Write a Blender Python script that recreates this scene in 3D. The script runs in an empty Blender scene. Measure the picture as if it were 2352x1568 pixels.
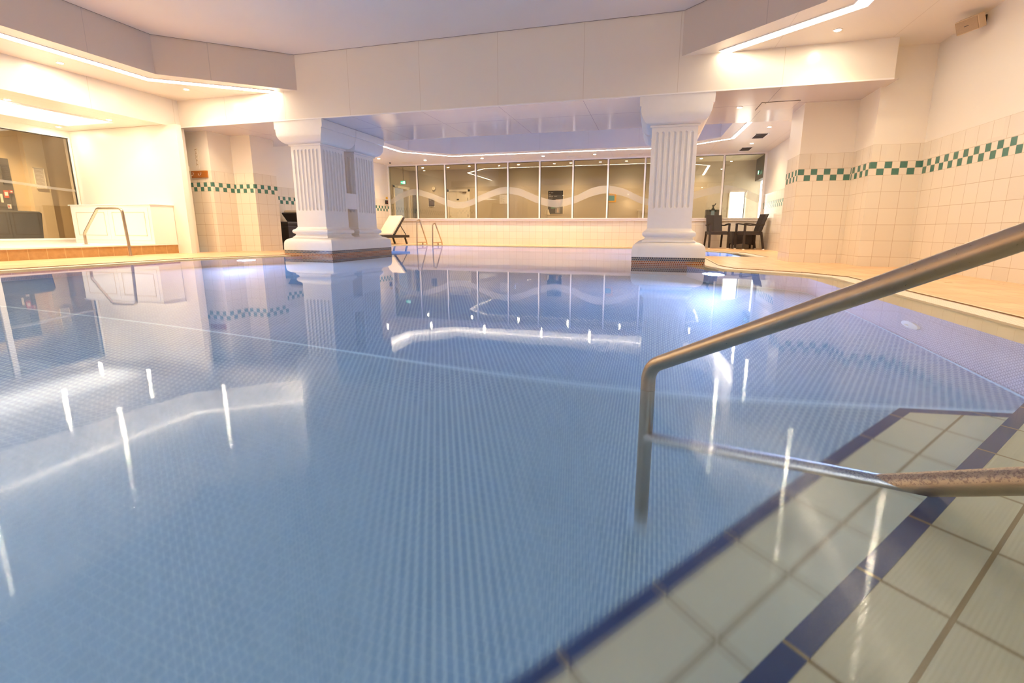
import bpy, math, random
from mathutils import Vector, Matrix
from mathutils.geometry import tessellate_polygon
random.seed(7)
S = bpy.context.scene
COL = S.collection
PI = math.pi

# ------------------------------------------------------------------ camera
cam = bpy.data.cameras.new('camera'); camo = bpy.data.objects.new('camera', cam); COL.objects.link(camo)
FPX, YAW, PIT, ROL, HC = 1018.7, .2584, .1813, .0054, .455
def rotm(a, b, c):
    Rz = Matrix(((math.cos(a), math.sin(a), 0), (-math.sin(a), math.cos(a), 0), (0, 0, 1)))
    B = Matrix(((1, 0, 0), (0, 0, -1), (0, 1, 0)))
    Rp = Matrix(((1, 0, 0), (0, math.cos(b), -math.sin(b)), (0, math.sin(b), math.cos(b))))
    Rr = Matrix(((math.cos(c), -math.sin(c), 0), (math.sin(c), math.cos(c), 0), (0, 0, 1)))
    return Rr @ Rp @ B @ Rz
RM = rotm(YAW, PIT, ROL)
right, down, fwd = RM[0], RM[1], RM[2]
M4 = Matrix.Identity(4)
for i in range(3):
    M4[i][0] = right[i]; M4[i][1] = -down[i]; M4[i][2] = -fwd[i]
M4[2][3] = HC
camo.matrix_world = M4
cam.sensor_fit = 'HORIZONTAL'; cam.sensor_width = 36
cam.lens = FPX / 2352 * 36
cam.shift_x = -46.7 / 2352; cam.shift_y = -69.2 / 2352
cam.clip_start = .02; cam.clip_end = 60
S.camera = camo

# ------------------------------------------------------------------ exposure, world
S.view_settings.view_transform = 'Standard'; S.view_settings.look = 'None'
S.view_settings.gamma = 1; S.view_settings.use_curve_mapping = False
S.view_settings.exposure = .92
S.cycles.max_bounces = 10; S.cycles.diffuse_bounces = 5; S.cycles.glossy_bounces = 4
S.cycles.use_adaptive_sampling = True; S.cycles.adaptive_threshold = .03
S.cycles.transmission_bounces = 8; S.cycles.transparent_max_bounces = 12
S.cycles.sample_clamp_indirect = 12; S.cycles.use_denoising = True
S.cycles.blur_glossy = .3
w = bpy.data.worlds.new('world'); S.world = w; w.use_nodes = True
w.node_tree.nodes['Background'].inputs[0].default_value = (.9, .8, .7, 1)
w.node_tree.nodes['Background'].inputs[1].default_value = .3

# light levels
WARM = (1, .69, .39); LEDC = (1, .84, .62); POOLC = (.50, .72, 1.0)
LED_E, SPOT_W, POOL_W, PANEL_E, DISC_E = 18, 46, 35, 2.4, 260
RIP_FAR, RIP_NEAR = .0010, .15

# ------------------------------------------------------------------ node helpers
def lin(c):
    return tuple(((v / 255) / 12.92 if v / 255 <= .04045 else ((v / 255 + .055) / 1.055) ** 2.4) for v in c) + (1,)
class NT:
    def __init__(s, name):
        s.m = bpy.data.materials.new(name); s.m.use_nodes = True; s.t = s.m.node_tree
        s.t.nodes.clear(); s.out = s.t.nodes.new('ShaderNodeOutputMaterial')
    def n(s, typ, **kw):
        o = s.t.nodes.new(typ)
        for k, v in kw.items(): setattr(o, k, v)
        return o
    def link(s, a, b): s.t.links.new(a, b)
    def put(s, sock, v):
        if hasattr(v, 'links') or isinstance(v, bpy.types.NodeSocket): s.link(v, sock)
        else: sock.default_value = v
    def math(s, op, a, b=None, c=None):
        o = s.n('ShaderNodeMath', operation=op); s.put(o.inputs[0], a)
        if b is not None: s.put(o.inputs[1], b)
        if c is not None: s.put(o.inputs[2], c)
        return o.outputs[0]
    def mix(s, f, a, b):
        o = s.n('ShaderNodeMix', data_type='RGBA'); s.put(o.inputs[0], f); s.put(o.inputs[6], a); s.put(o.inputs[7], b)
        return o.outputs[2]
    def pos(s):
        g = s.n('ShaderNodeNewGeometry'); x = s.n('ShaderNodeSeparateXYZ'); s.link(g.outputs['Position'], x.inputs[0])
        nn = s.n('ShaderNodeSeparateXYZ'); s.link(g.outputs['True Normal'], nn.inputs[0])
        return g, x.outputs, nn.outputs
    def noise(s, vec, scale, detail=2, rough=.5):
        o = s.n('ShaderNodeTexNoise'); o.inputs['Scale'].default_value = scale
        o.inputs['Detail'].default_value = detail; o.inputs['Roughness'].default_value = rough
        if vec is not None: s.link(vec, o.inputs['Vector'])
        return o.outputs[0]
    def line(s, u, period, width, phase=0.0):
        """1 inside a line of given width repeated every period"""
        f = s.math('FRACT', s.math('DIVIDE', s.math('SUBTRACT', u, phase - width / 2), period))
        return s.math('LESS_THAN', f, width / period)
    def bsdf(s, col, rough=.4, metal=0.0, spec=.5, normal=None, coat=0.0):
        b = s.n('ShaderNodeBsdfPrincipled'); s.put(b.inputs['Base Color'], col); s.put(b.inputs['Roughness'], rough)
        b.inputs['Metallic'].default_value = metal; b.inputs['Specular IOR Level'].default_value = spec
        if coat: b.inputs['Coat Weight'].default_value = coat; b.inputs['Coat Roughness'].default_value = .05
        if normal is not None: s.link(normal, b.inputs['Normal'])
        s.link(b.outputs[0], s.out.inputs[0]); return b
    def bump(s, h, strength=.3, dist=.01):
        o = s.n('ShaderNodeBump'); o.inputs['Strength'].default_value = strength; o.inputs['Distance'].default_value = dist
        s.put(o.inputs['Height'], h); return o.outputs[0]

def plain(name, col, rough=.45, metal=0.0, spec=.5, var=.04, scale=8, coat=0):
    k = NT(name); g, P, N = k.pos(); nz = k.noise(g.outputs['Position'], scale, 3)
    c = tuple(col[:3])
    a = tuple(max(0, v * (1 - var)) for v in c) + (1,); b = tuple(min(1, v * (1 + var)) for v in c) + (1,)
    k.bsdf(k.mix(nz, a, b), rough, metal, spec, coat=coat); return k.m
def emis(name, col, e):
    k = NT(name); o = k.n('ShaderNodeEmission'); o.inputs[0].default_value = tuple(col[:3]) + (1,); o.inputs[1].default_value = e
    k.link(o.outputs[0], k.out.inputs[0]); return k.m

def wall_tiles(name, dz=0.0, tile=lin((238, 229, 211)), paint=lin((240, 232, 217)), plain_above=True):
    """cream square tiles, green checker band, painted plaster above (positions in metres of the room)"""
    k = NT(name); g, P, N = k.pos()
    isx = k.math('GREATER_THAN', k.math('ABSOLUTE', N[0]), .5)
    u = k.math('ADD', k.math('MULTIPLY', P[1], isx), k.math('MULTIPLY', P[0], k.math('SUBTRACT', 1.0, isx)))
    z = k.math('SUBTRACT', P[2], dz)
    gl = .005
    vert = k.line(u, .2, gl, .12)
    hor = k.line(z, .2, gl, 1.143)
    above = k.math('GREATER_THAN', z, 1.3035); top = k.math('GREATER_THAN', z, 1.505)
    inband = k.math('MULTIPLY', k.math('GREATER_THAN', z, 1.143), k.math('LESS_THAN', z, 1.303))
    hor2 = k.line(z, .2, gl, 1.305)
    vert2 = k.line(u, .2, gl, .06)
    gr_low = k.math('MAXIMUM', vert, hor); gr_top = k.math('MAXIMUM', vert2, hor2)
    gr = k.math('ADD', k.math('MULTIPLY', gr_top, above), k.math('MULTIPLY', gr_low, k.math('SUBTRACT', 1.0, above)))
    # checker
    cu = k.math('FLOOR', k.math('DIVIDE', u, .08)); cz = k.math('FLOOR', k.math('DIVIDE', k.math('SUBTRACT', z, 1.143), .08))
    odd = k.math('FLOORED_MODULO', k.math('ADD', cu, cz), 2.0)
    odd = k.math('GREATER_THAN', odd, .5)
    cg = k.math('MAXIMUM', k.line(u, .08, .004), k.line(z, .08, .004, 1.143))
    # per tile tint
    cell = k.n('ShaderNodeCombineXYZ'); k.link(k.math('FLOOR', k.math('DIVIDE', k.math('SUBTRACT', u, .12), .2)), cell.inputs[0])
    k.link(k.math('FLOOR', k.math('DIVIDE', k.math('SUBTRACT', z, 1.143), .2)), cell.inputs[1])
    wn = k.n('ShaderNodeTexWhiteNoise'); k.link(cell.outputs[0], wn.inputs['Vector'])
    t2 = tuple(v * .94 for v in tile[:3]) + (1,)
    c = k.mix(wn.outputs['Value'], tile, t2)
    c = k.mix(gr, c, lin((205, 186, 160)))
    green = k.mix(k.noise(g.outputs['Position'], 40), lin((72, 120, 108)), lin((88, 136, 122)))
    cb = k.mix(odd, tile, green); cb = k.mix(cg, cb, lin((214, 200, 176)))
    c = k.mix(inband, c, cb)
    c = k.mix(top, c, paint)
    wob = k.noise(g.outputs['Position'], 9, 2)
    h = k.math('SUBTRACT', k.math('MULTIPLY', wob, .25), k.math('MULTIPLY', k.math('MULTIPLY', gr, k.math('SUBTRACT', 1.0, top)), .6))
    r = k.math('ADD', .18, k.math('MULTIPLY', top, .25))
    k.bsdf(c, r, normal=k.bump(h, .25, .004)); return k.m
def panels(name, col, per=1.2, phase=-.98, rough=.28, seam=lin((214, 200, 180)), ylines=None, horiz=False):
    k = NT(name); g, P, N = k.pos()
    isx = k.math('GREATER_THAN', k.math('ABSOLUTE', N[0]), .5)
    u = k.math('ADD', k.math('MULTIPLY', P[1], isx), k.math('MULTIPLY', P[0], k.math('SUBTRACT', 1.0, isx)))
    l = k.line(u, per, .006, phase)
    if ylines is not None:
        for y, ww in ylines: l = k.math('MAXIMUM', l, k.math('LESS_THAN', k.math('ABSOLUTE', k.math('SUBTRACT', P[1], y)), ww))
    nz = k.noise(g.outputs['Position'], 1.4, 2)
    c = k.mix(nz, tuple(v * .97 for v in col[:3]) + (1,), col); c = k.mix(l, c, seam)
    k.bsdf(c, rough, normal=k.bump(nz, .1, .01)); return k.m

CREAM = lin((236, 228, 216))
M = {}
M['tile'] = wall_tiles('wall_tile_glazed')
M['tile_far'] = wall_tiles('wall_tile_far', dz=-.14)
M['paint'] = plain('white_paint', lin((244, 236, 222)), .35, var=.015, scale=2)
M['ceil'] = plain('ceiling_paint', lin((232, 220, 208)), .6, var=.02, scale=2)
M['panel'] = panels('beam_panel_gloss', lin((236, 227, 212)))
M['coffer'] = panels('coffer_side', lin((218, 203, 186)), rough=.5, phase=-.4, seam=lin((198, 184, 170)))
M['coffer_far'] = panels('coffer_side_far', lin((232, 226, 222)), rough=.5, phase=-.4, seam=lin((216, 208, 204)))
M['soffit'] = panels('soffit_gloss', lin((236, 226, 210)), rough=.3, phase=.1)
M['under'] = panels('beam_underside_gloss', lin((214, 205, 202)), rough=.12, ylines=[(7.1, .004)], seam=lin((150, 138, 150)))
M['under_plain'] = plain('hatch_panel', lin((216, 206, 200)), .2)
M['column'] = plain('column_plaster', lin((236, 232, 226)), .55, var=.03, scale=14)
M['white'] = plain('white_gloss', lin((246, 242, 236)), .3, var=.01)
M['steel'] = None
k = NT('brushed_steel'); g, P, N = k.pos()
tc = k.n('ShaderNodeTexCoord'); mp = k.n('ShaderNodeMapping'); mp.inputs['Scale'].default_value = (60, 60, 60)
k.link(g.outputs['Position'], mp.inputs[0]); nz = k.noise(mp.outputs[0], 3, 4, .7); nz2 = k.noise(g.outputs['Position'], 6, 2)
k.bsdf(k.mix(nz2, (.42, .34, .25, 1), (.56, .46, .34, 1)), k.math('ADD', .22, k.math('MULTIPLY', nz, .16)), 1.0); M['steel'] = k.m  # warm brown tint stands in for reflections of the warm walls
k = NT('weathered_steel'); g, P, N = k.pos(); nz = k.noise(g.outputs['Position'], 220, 4, .7); nz2 = k.noise(g.outputs['Position'], 30, 2)
up = k.math('MULTIPLY', k.math('GREATER_THAN', N[2], .25), k.math('GREATER_THAN', nz, .52))
k.bsdf(k.mix(up, k.mix(nz2, (.42, .37, .30, 1), (.52, .46, .37, 1)), (.30, .26, .24, 1)), k.math('ADD', .3, k.math('MULTIPLY', nz, .2)), 1.0,
       normal=k.bump(nz, .25, .002)); M['steel_worn'] = k.m
M['wicker'] = None
k = NT('dark_wicker'); g, P, N = k.pos()
wv = k.math('MULTIPLY', k.math('SINE', k.math('MULTIPLY', k.math('ADD', P[0], P[1]), 420)), k.math('SINE', k.math('MULTIPLY', P[2], 420)))
k.bsdf(k.mix(k.math('GREATER_THAN', wv, 0.0), (.018, .011, .008, 1), (.04, .026, .018, 1)), .5, normal=k.bump(wv, .4, .003)); M['wicker'] = k.m
M['dark_plastic'] = plain('dark_plastic', (.03, .024, .022), .4)
M['cushion'] = plain('cream_cushion', lin((238, 226, 200)), .8, var=.03)
M['wood'] = None
k = NT('orange_wood'); g, P, N = k.pos(); mp = k.n('ShaderNodeMapping'); mp.inputs['Scale'].default_value = (2, 2, 22)
k.link(g.outputs['Position'], mp.inputs[0]); nz = k.noise(mp.outputs[0], 4, 4)
k.bsdf(k.mix(nz, lin((150, 84, 24)), lin((190, 118, 42))), .35); M['wood'] = k.m
M['metal_chrome'] = plain('chrome', (.8, .78, .74), .15, 1.0)
M['black'] = plain('black_matt', (.02, .02, .022), .4)
M['dark_gap'] = plain('dark_gap', (.05, .035, .025), .8)
M['grey_fabric'] = plain('grey_fabric', lin((60, 57, 50)), .9, var=.2, scale=160)
M['khaki'] = plain('khaki_wall', lin((196, 184, 162)), .6, var=.02)
M['khaki_floor'] = plain('khaki_floor', lin((150, 130, 100)), .5)
M['khaki_ceiling'] = plain('khaki_ceiling', lin((226, 216, 190)), .6)
M['grey_wall'] = plain('grey_wall', lin((84, 80, 74)), .6)
M['door'] = plain('door_cream', lin((250, 244, 228)), .4)
M['frosted'] = None
k = NT('frosted_film'); tr = k.n('ShaderNodeBsdfTransparent'); tr.inputs[0].default_value = (.95, .95, .93, 1)
df = k.n('ShaderNodeBsdfDiffuse'); df.inputs[0].default_value = lin((228, 222, 214)); mx = k.n('ShaderNodeMixShader'); mx.inputs[0].default_value = .34
k.link(tr.outputs[0], mx.inputs[1]); k.link(df.outputs[0], mx.inputs[2]); k.link(mx.outputs[0], k.out.inputs[0]); M['frosted'] = k.m
k = NT('window_glass'); fr = k.n('ShaderNodeFresnel'); fr.inputs[0].default_value = 1.5
tr = k.n('ShaderNodeBsdfTransparent'); tr.inputs[0].default_value = (.86, .84, .78, 1); gl = k.n('ShaderNodeBsdfGlossy'); gl.inputs[1].default_value = 0.0
mx = k.n('ShaderNodeMixShader'); k.link(k.math('MULTIPLY', fr.outputs[0], 1.7), mx.inputs[0]); k.link(tr.outputs[0], mx.inputs[1]); k.link(gl.outputs[0], mx.inputs[2])
k.link(mx.outputs[0], k.out.inputs[0]); M['glass'] = k.m

# deck terracotta
k = NT('terracotta_deck'); g, P, N = k.pos()
s2 = .70710678
a = k.math('MULTIPLY', k.math('ADD', P[0], P[1]), s2); b = k.math('MULTIPLY', k.math('SUBTRACT', P[0], P[1]), s2)
gr = k.math('MAXIMUM', k.line(P[0], .2, .006, .02), k.line(P[1], .2, .006, .05))
cell = k.n('ShaderNodeCombineXYZ'); k.link(k.math('FLOOR', k.math('DIVIDE', P[0], .2)), cell.inputs[0]); k.link(k.math('FLOOR', k.math('DIVIDE', P[1], .2)), cell.inputs[1])
wn = k.n('ShaderNodeTexWhiteNoise'); k.link(cell.outputs[0], wn.inputs['Vector'])
nz = k.noise(g.outputs['Position'], 5, 4)
c = k.mix(wn.outputs['Value'], lin((234, 192, 146)), lin((246, 212, 168))); c = k.mix(k.math('MULTIPLY', nz, .4), c, lin((220, 172, 122)))
c = k.mix(gr, c, lin((190, 146, 104)))
k.bsdf(c, k.math('ADD', .22, k.math('MULTIPLY', nz, .2)), normal=k.bump(k.math('SUBTRACT', nz, gr), .2, .004)); M['deck'] = k.m
k = NT('brown_riser_tile'); g, P, N = k.pos(); gr = k.line(P[1], .2, .007, .08)
nz = k.noise(g.outputs['Position'], 18, 4)
c = k.mix(nz, lin((168, 128, 76)), lin((204, 164, 108))); c = k.mix(gr, c, lin((210, 178, 130))); k.bsdf(c, .35); M['riser'] = k.m
# mosaic under the columns
def mosaic(name, per, gw, colfn, offset=True, rough=.25, gh=None):
    k = NT(name); g, P, N = k.pos()
    isz = k.math('GREATER_THAN', k.math('ABSOLUTE', N[2]), .5); isx = k.math('GREATER_THAN', k.math('ABSOLUTE', N[0]), .5)
    nis = k.math('SUBTRACT', 1.0, isz)
    u = k.math('ADD', k.math('MULTIPLY', P[1], k.math('MULTIPLY', isx, nis)), k.math('MULTIPLY', P[0], k.math('SUBTRACT', 1.0, k.math('MULTIPLY', isx, nis))))
    v = k.math('ADD', k.math('MULTIPLY', P[1], isz), k.math('MULTIPLY', P[2], nis))
    row = k.math('FLOOR', k.math('DIVIDE', v, per))
    if offset: u = k.math('ADD', u, k.math('MULTIPLY', k.math('FLOORED_MODULO', row, 2.0), per / 2))
    gr = k.math('MAXIMUM', k.line(u, per, gw, 0), k.line(v, per, gh or gw, 0))
    cell = k.n('ShaderNodeCombineXYZ'); k.link(k.math('FLOOR', k.math('DIVIDE', u, per)), cell.inputs[0]); k.link(row, cell.inputs[1])
    wn = k.n('ShaderNodeTexWhiteNoise'); k.link(cell.outputs[0], wn.inputs['Vector'])
    c = colfn(k, P, gr, wn.outputs['Value'], g); k.bsdf(c, rough); return k.m
def colm(k, P, gr, wn, g):
    blue = k.mix(wn, lin((40, 48, 62)), lin((62, 72, 92))); br = k.mix(wn, lin((120, 58, 26)), lin((164, 92, 40)))
    c = k.mix(k.math('GREATER_THAN', P[2], .05), br, blue)
    return k.mix(gr, c, lin((196, 182, 160)))
M['mosaic_band'] = mosaic('column_foot_mosaic', .0245, .005, colm)
def floorm(k, P, gr, wn, g):
    c = k.mix(wn, lin((106, 140, 172)), lin((122, 154, 184)))
    strip = k.math('LESS_THAN', k.math('ABSOLUTE', k.math('SUBTRACT', P[1], 2.05)), .011)
    c = k.mix(gr, c, lin((172, 200, 206)))
    return k.mix(strip, c, lin((190, 222, 230)))
M['pool_mosaic'] = mosaic('pool_mosaic_blue', .027, .0065, floorm, rough=.4, gh=.004)
def wallm(k, P, gr, wn, g):
    c = k.mix(wn, lin((150, 142, 156)), lin((166, 156, 168)))
    return k.mix(gr, c, lin((206, 200, 208)))
M['pool_wall'] = mosaic('pool_wall_mosaic', .025, .007, wallm, rough=.35)
M['coping'] = plain('cream_coping', lin((240, 226, 198)), .3, var=.05, scale=12)
k = NT('white_grating'); g, P, N = k.pos()
sl = k.math('MAXIMUM', k.line(P[0], .022, .007), k.line(P[1], .022, .007))
k.bsdf(k.mix(sl, lin((250, 244, 232)), lin((222, 206, 180))), .35, normal=k.bump(k.math('SUBTRACT', 1.0, sl), .4, .004)); M['grate'] = k.m
# step tiles: coordinates along (t) and across (n) the steps
NX, NY = .7507, -.6606
k = NT('pool_step_tile'); g, P, N = k.pos()
n_ = k.math('ADD', k.math('MULTIPLY', P[0], NX), k.math('MULTIPLY', P[1], NY))
t_ = k.math('ADD', k.math('MULTIPLY', P[0], -NY), k.math('MULTIPLY', P[1], NX))
isA = k.math('LESS_THAN', P[2], -.15)
ph = k.math('ADD', -.317, k.math('MULTIPLY', k.math('SUBTRACT', 1.0, isA), .213))
gn = k.math('LESS_THAN', k.math('ABSOLUTE', k.math('SUBTRACT', n_, ph)), .003)
gn2 = k.math('LESS_THAN', k.math('ABSOLUTE', k.math('SUBTRACT', n_, k.math('ADD', ph, .10))), .003)
t2_ = k.math('ADD', t_, k.math('MULTIPLY', k.math('SUBTRACT', 1.0, isA), .04)); gt = k.line(t2_, .208, .006, .136)
gr = k.math('MAXIMUM', k.math('MAXIMUM', gn, gn2), gt)
nz = k.noise(g.outputs['Position'], 6, 3)
c = k.mix(nz, lin((200, 206, 188)), lin((214, 216, 198))); c = k.mix(gr, c, lin((150, 138, 108)))
k.bsdf(c, .3, normal=k.bump(k.math('SINE', k.math('MULTIPLY', n_, 1100)), .12, .001)); M['step'] = k.m
k = NT('blue_nosing'); g, P, N = k.pos()
t_ = k.math('ADD', k.math('MULTIPLY', P[0], -NY), k.math('MULTIPLY', P[1], NX))
nz = k.noise(g.outputs['Position'], 9, 3)
c = k.mix(nz, lin((38, 66, 122)), lin((52, 82, 140))); t_ = k.math('ADD', t_, k.math('MULTIPLY', k.math('GREATER_THAN', P[2], -.15), .04)); c = k.mix(k.line(t_, .208, .005, .136), c, lin((160, 150, 120)))
k.bsdf(c, .3); M['nosing'] = k.m
# water
k = NT('pool_water'); g, P, N = k.pos()
nz = k.noise(g.outputs['Position'], 2.2, 2, .4); nz2 = k.noise(g.outputs['Position'], 9, 1, .3)
hh = k.math('ADD', nz, k.math('MULTIPLY', nz2, .04))
bp0 = k.bump(hh, .4, .0015)
wnz = k.n('ShaderNodeTexWhiteNoise'); k.link(g.outputs['Position'], wnz.inputs['Vector'])
r_ = k.math('SUBTRACT', k.math('MULTIPLY', wnz.outputs['Value'], 2.0), 1.0)
r5 = k.math('MULTIPLY', k.math('POWER', k.math('ABSOLUTE', r_), .6), r_)
# ripples spreading out from the steps, calm further out
dd = k.math('SQRT', k.math('ADD', k.math('MULTIPLY', P[0], P[0]), k.math('MULTIPLY', P[1], P[1])))
amp = k.math('ADD', RIP_FAR, k.math('MULTIPLY', RIP_NEAR, k.math('POWER', 2.718, k.math('MULTIPLY', k.math('MULTIPLY', dd, dd), -.85))))
sy_ = k.math('DIVIDE', k.math('MULTIPLY', r5, amp), k.math('MAXIMUM', dd, .05))
off = k.n('ShaderNodeCombineXYZ'); k.link(k.math('MULTIPLY', sy_, P[0]), off.inputs[0]); k.link(k.math('MULTIPLY', sy_, P[1]), off.inputs[1])
va = k.n('ShaderNodeVectorMath', operation='ADD'); k.link(bp0, va.inputs[0]); k.link(off.outputs[0], va.inputs[1])
vn = k.n('ShaderNodeVectorMath', operation='NORMALIZE'); k.link(va.outputs[0], vn.inputs[0]); bp = vn.outputs[0]
fr = k.n('ShaderNodeFresnel'); fr.inputs[0].default_value = 1.33; k.link(bp, fr.inputs['Normal'])
rf = k.n('ShaderNodeBsdfRefraction'); rf.inputs['IOR'].default_value = 1.33; rf.inputs['Roughness'].default_value = 0; rf.inputs[0].default_value = (.92, .98, 1, 1)
k.link(bp, rf.inputs['Normal'])
gl = k.n('ShaderNodeBsdfGlossy'); gl.inputs['Roughness'].default_value = .02; k.link(bp, gl.inputs['Normal'])
mx = k.n('ShaderNodeMixShader'); k.link(fr.outputs[0], mx.inputs[0]); k.link(rf.outputs[0], mx.inputs[1]); k.link(gl.outputs[0], mx.inputs[2])
k.link(mx.outputs[0], k.out.inputs[0]); M['water'] = k.m
M['led'] = emis('led_strip_light', LEDC, LED_E)
M['led_soft'] = emis('led_strip_light_soft', LEDC, LED_E * .55)
M['panel_light'] = emis('ceiling_light_panel', (1, .86, .66), PANEL_E)
M['disc'] = emis('downlight_lamp', (1, .86, .66), DISC_E)
M['pool_lamp'] = emis('pool_lamp_lens', (.8, .9, 1), 30)
M['exit_green'] = emis('exit_sign_green', (.02, .75, .35), 1.0)
M['exit_white'] = emis('exit_sign_white', (.8, 1, .9), 1.5)
M['bright_room'] = emis('daylit_doorway', (1, .98, .94), 3.0)

# ------------------------------------------------------------------ mesh helpers
class MB:
    def __init__(s): s.v = []; s.f = []
    def add(s, vs, fs):
        o = len(s.v); s.v += [tuple(p) for p in vs]; s.f += [tuple(i + o for i in f) for f in fs]; return s
    def box(s, x0, x1, y0, y1, z0, z1):
        if x0 > x1: x0, x1 = x1, x0
        if y0 > y1: y0, y1 = y1, y0
        vs = [(x, y, z) for z in (z0, z1) for y in (y0, y1) for x in (x0, x1)]
        return s.add(vs, [(0, 2, 3, 1), (4, 5, 7, 6), (0, 1, 5, 4), (2, 6, 7, 3), (0, 4, 6, 2), (1, 3, 7, 5)])
    def obox(s, c, ax, ay, az, hx, hy, hz):
        c = Vector(c); ax, ay, az = Vector(ax).normalized(), Vector(ay).normalized(), Vector(az).normalized()
        vs = [c + ax * (hx * i) + ay * (hy * j) + az * (hz * l) for l in (-1, 1) for j in (-1, 1) for i in (-1, 1)]
        return s.add(vs, [(0, 2, 3, 1), (4, 5, 7, 6), (0, 1, 5, 4), (2, 6, 7, 3), (0, 4, 6, 2), (1, 3, 7, 5)])
    def bar(s, a, b, wd, th, up=(0, 0, 1)):
        a, b = Vector(a), Vector(b); d = (b - a); L = d.length; d.normalize(); up = Vector(up)
        if abs(d.dot(up)) > .95: up = Vector((0, 1, 0))
        sx = d.cross(up).normalized(); uz = sx.cross(d)
        return s.obox((a + b) / 2, d, sx, uz, L / 2, wd / 2, th / 2)
    def prism(s, poly, z0, z1, top=True, bot=True):
        n = len(poly); vs = [(x, y, z0) for x, y in poly] + [(x, y, z1) for x, y in poly]
        fs = [(i, (i + 1) % n, n + (i + 1) % n, n + i) for i in range(n)]
        tri = tessellate_polygon([[Vector((x, y, 0)) for x, y in poly]])
        if bot: fs += [tuple(t) for t in tri]
        if top: fs += [tuple(i + n for i in t) for t in tri]
        return s.add(vs, fs)
    def flat(s, loops, z):
        ls = [[Vector((x, y, 0)) for x, y in l] for l in loops]
        vs = [(p.x, p.y, z) for l in ls for p in l]
        return s.add(vs, [tuple(t) for t in tessellate_polygon(ls)])
    def ribbon(s, loop, z0, z1, closed=True):
        n = len(loop); zf = (lambda p, z: z(p) if callable(z) else z)
        vs = [(x, y, zf((x, y), z0)) for x, y in loop] + [(x, y, zf((x, y), z1)) for x, y in loop]
        m = n if closed else n - 1
        return s.add(vs, [(i, (i + 1) % n, n + (i + 1) % n, n + i) for i in range(m)])
    def rings(s, rings, cap=True):
        n = len(rings[0]); vs = [p for r in rings for p in r]; fs = []
        for k_ in range(len(rings) - 1):
            for i in range(n): fs.append((k_ * n + i, k_ * n + (i + 1) % n, (k_ + 1) * n + (i + 1) % n, (k_ + 1) * n + i))
        if cap: fs.append(tuple(range(n))); fs.append(tuple((len(rings) - 1) * n + i for i in range(n)))
        return s.add(vs, fs)
    def tube(s, pts, r, seg=20, cap=True):
        pts = [Vector(p) for p in pts]; rings = []; prev = None
        for i, p in enumerate(pts):
            d = (pts[min(i + 1, len(pts) - 1)] - pts[max(i - 1, 0)]).normalized()
            if prev is None:
                u = Vector((0, 0, 1)) if abs(d.z) < .9 else Vector((1, 0, 0))
                u = (u - d * u.dot(d)).normalized()
            else: u = (prev - d * prev.dot(d)).normalized()
            prev = u; v = d.cross(u); rr = r[i] if isinstance(r, (list, tuple)) else r
            rings.append([p + (u * math.cos(2 * PI * j / seg) + v * math.sin(2 * PI * j / seg)) * rr for j in range(seg)])
        return s.rings(rings, cap)
    def lathe(s, prof, c, seg=32, axis='z'):
        rings = []
        for r, h in prof:
            ring = []
            for j in range(seg):
                a = 2 * PI * j / seg; q = (r * math.cos(a), r * math.sin(a))
                if axis == 'z': p = (c[0] + q[0], c[1] + q[1], c[2] + h)
                elif axis == 'x': p = (c[0] + h, c[1] + q[0], c[2] + q[1])
                else: p = (c[0] + q[0], c[1] + h, c[2] + q[1])
                ring.append(p)
            rings.append(ring)
        return s.rings(rings)
    def build(s, name, mat, parent=None, smooth=None, bevel=0):
        me = bpy.data.meshes.new(name); me.from_pydata(s.v, [], s.f); me.update()
        import bmesh
        bm = bmesh.new(); bm.from_mesh(me); bmesh.ops.recalc_face_normals(bm, faces=bm.faces); bm.to_mesh(me); bm.free()
        if mat is not None: me.materials.append(mat)
        if smooth:
            for p in me.polygons: p.use_smooth = True
            me.set_sharp_from_angle(angle=math.radians(smooth))
        o = bpy.data.objects.new(name, me); COL.objects.link(o)
        if bevel:
            md = o.modifiers.new('bevel', 'BEVEL'); md.width = bevel; md.segments = 2; md.limit_method = 'ANGLE'
        if parent is not None:
            o.parent = parent; o.matrix_parent_inverse = Matrix.Identity(4)
            if parent.type == 'EMPTY' or True:
                # vertices are in room coordinates: cancel the parent's place
                o.matrix_parent_inverse = parent_world(parent).inverted()
        return o
def parent_world(p):
    m = p.matrix_basis.copy()
    if p.parent is not None: m = parent_world(p.parent) @ p.matrix_parent_inverse @ m
    return m
def tag(o, label=None, cat=None, group=None, kind=None):
    if label: o['label'] = label
    if cat: o['category'] = cat
    if group: o['group'] = group
    if kind: o['kind'] = kind
    return o
def empty(name, loc, label, cat, group=None, rz=0):
    o = bpy.data.objects.new(name, None); COL.objects.link(o); o.location = loc; o.rotation_euler = (0, 0, rz)
    o.empty_display_size = .1
    return tag(o, label, cat, group)
def st(name, mb, mat, **kw):
    o = mb.build(name, mat, **kw); return tag(o, kind='structure')
def fillet(pts, r, n=8):
    pts = [Vector(p) for p in pts]; out = [pts[0]]
    for i in range(1, len(pts) - 1):
        a, b, c = pts[i - 1], pts[i], pts[i + 1]; d1 = (a - b).normalized(); d2 = (c - b).normalized()
        ang = d1.angle(d2); t = r / math.tan(ang / 2)
        p1, p2 = b + d1 * t, b + d2 * t; ctr = b + (d1 + d2).normalized() * (r / math.sin(ang / 2))
        v1, v2 = p1 - ctr, p2 - ctr; tot = v1.angle(v2)
        ax = v1.cross(v2).normalized()
        for j in range(n + 1): out.append(ctr + Matrix.Rotation(tot * j / n, 3, ax) @ v1)
    out.append(pts[-1]); return out
def copy_tree(o, parent=None):
    c = o.copy(); COL.objects.link(c)
    if parent is not None: c.parent = parent
    for ch in list(o.children): copy_tree(ch, c)
    return c

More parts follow.
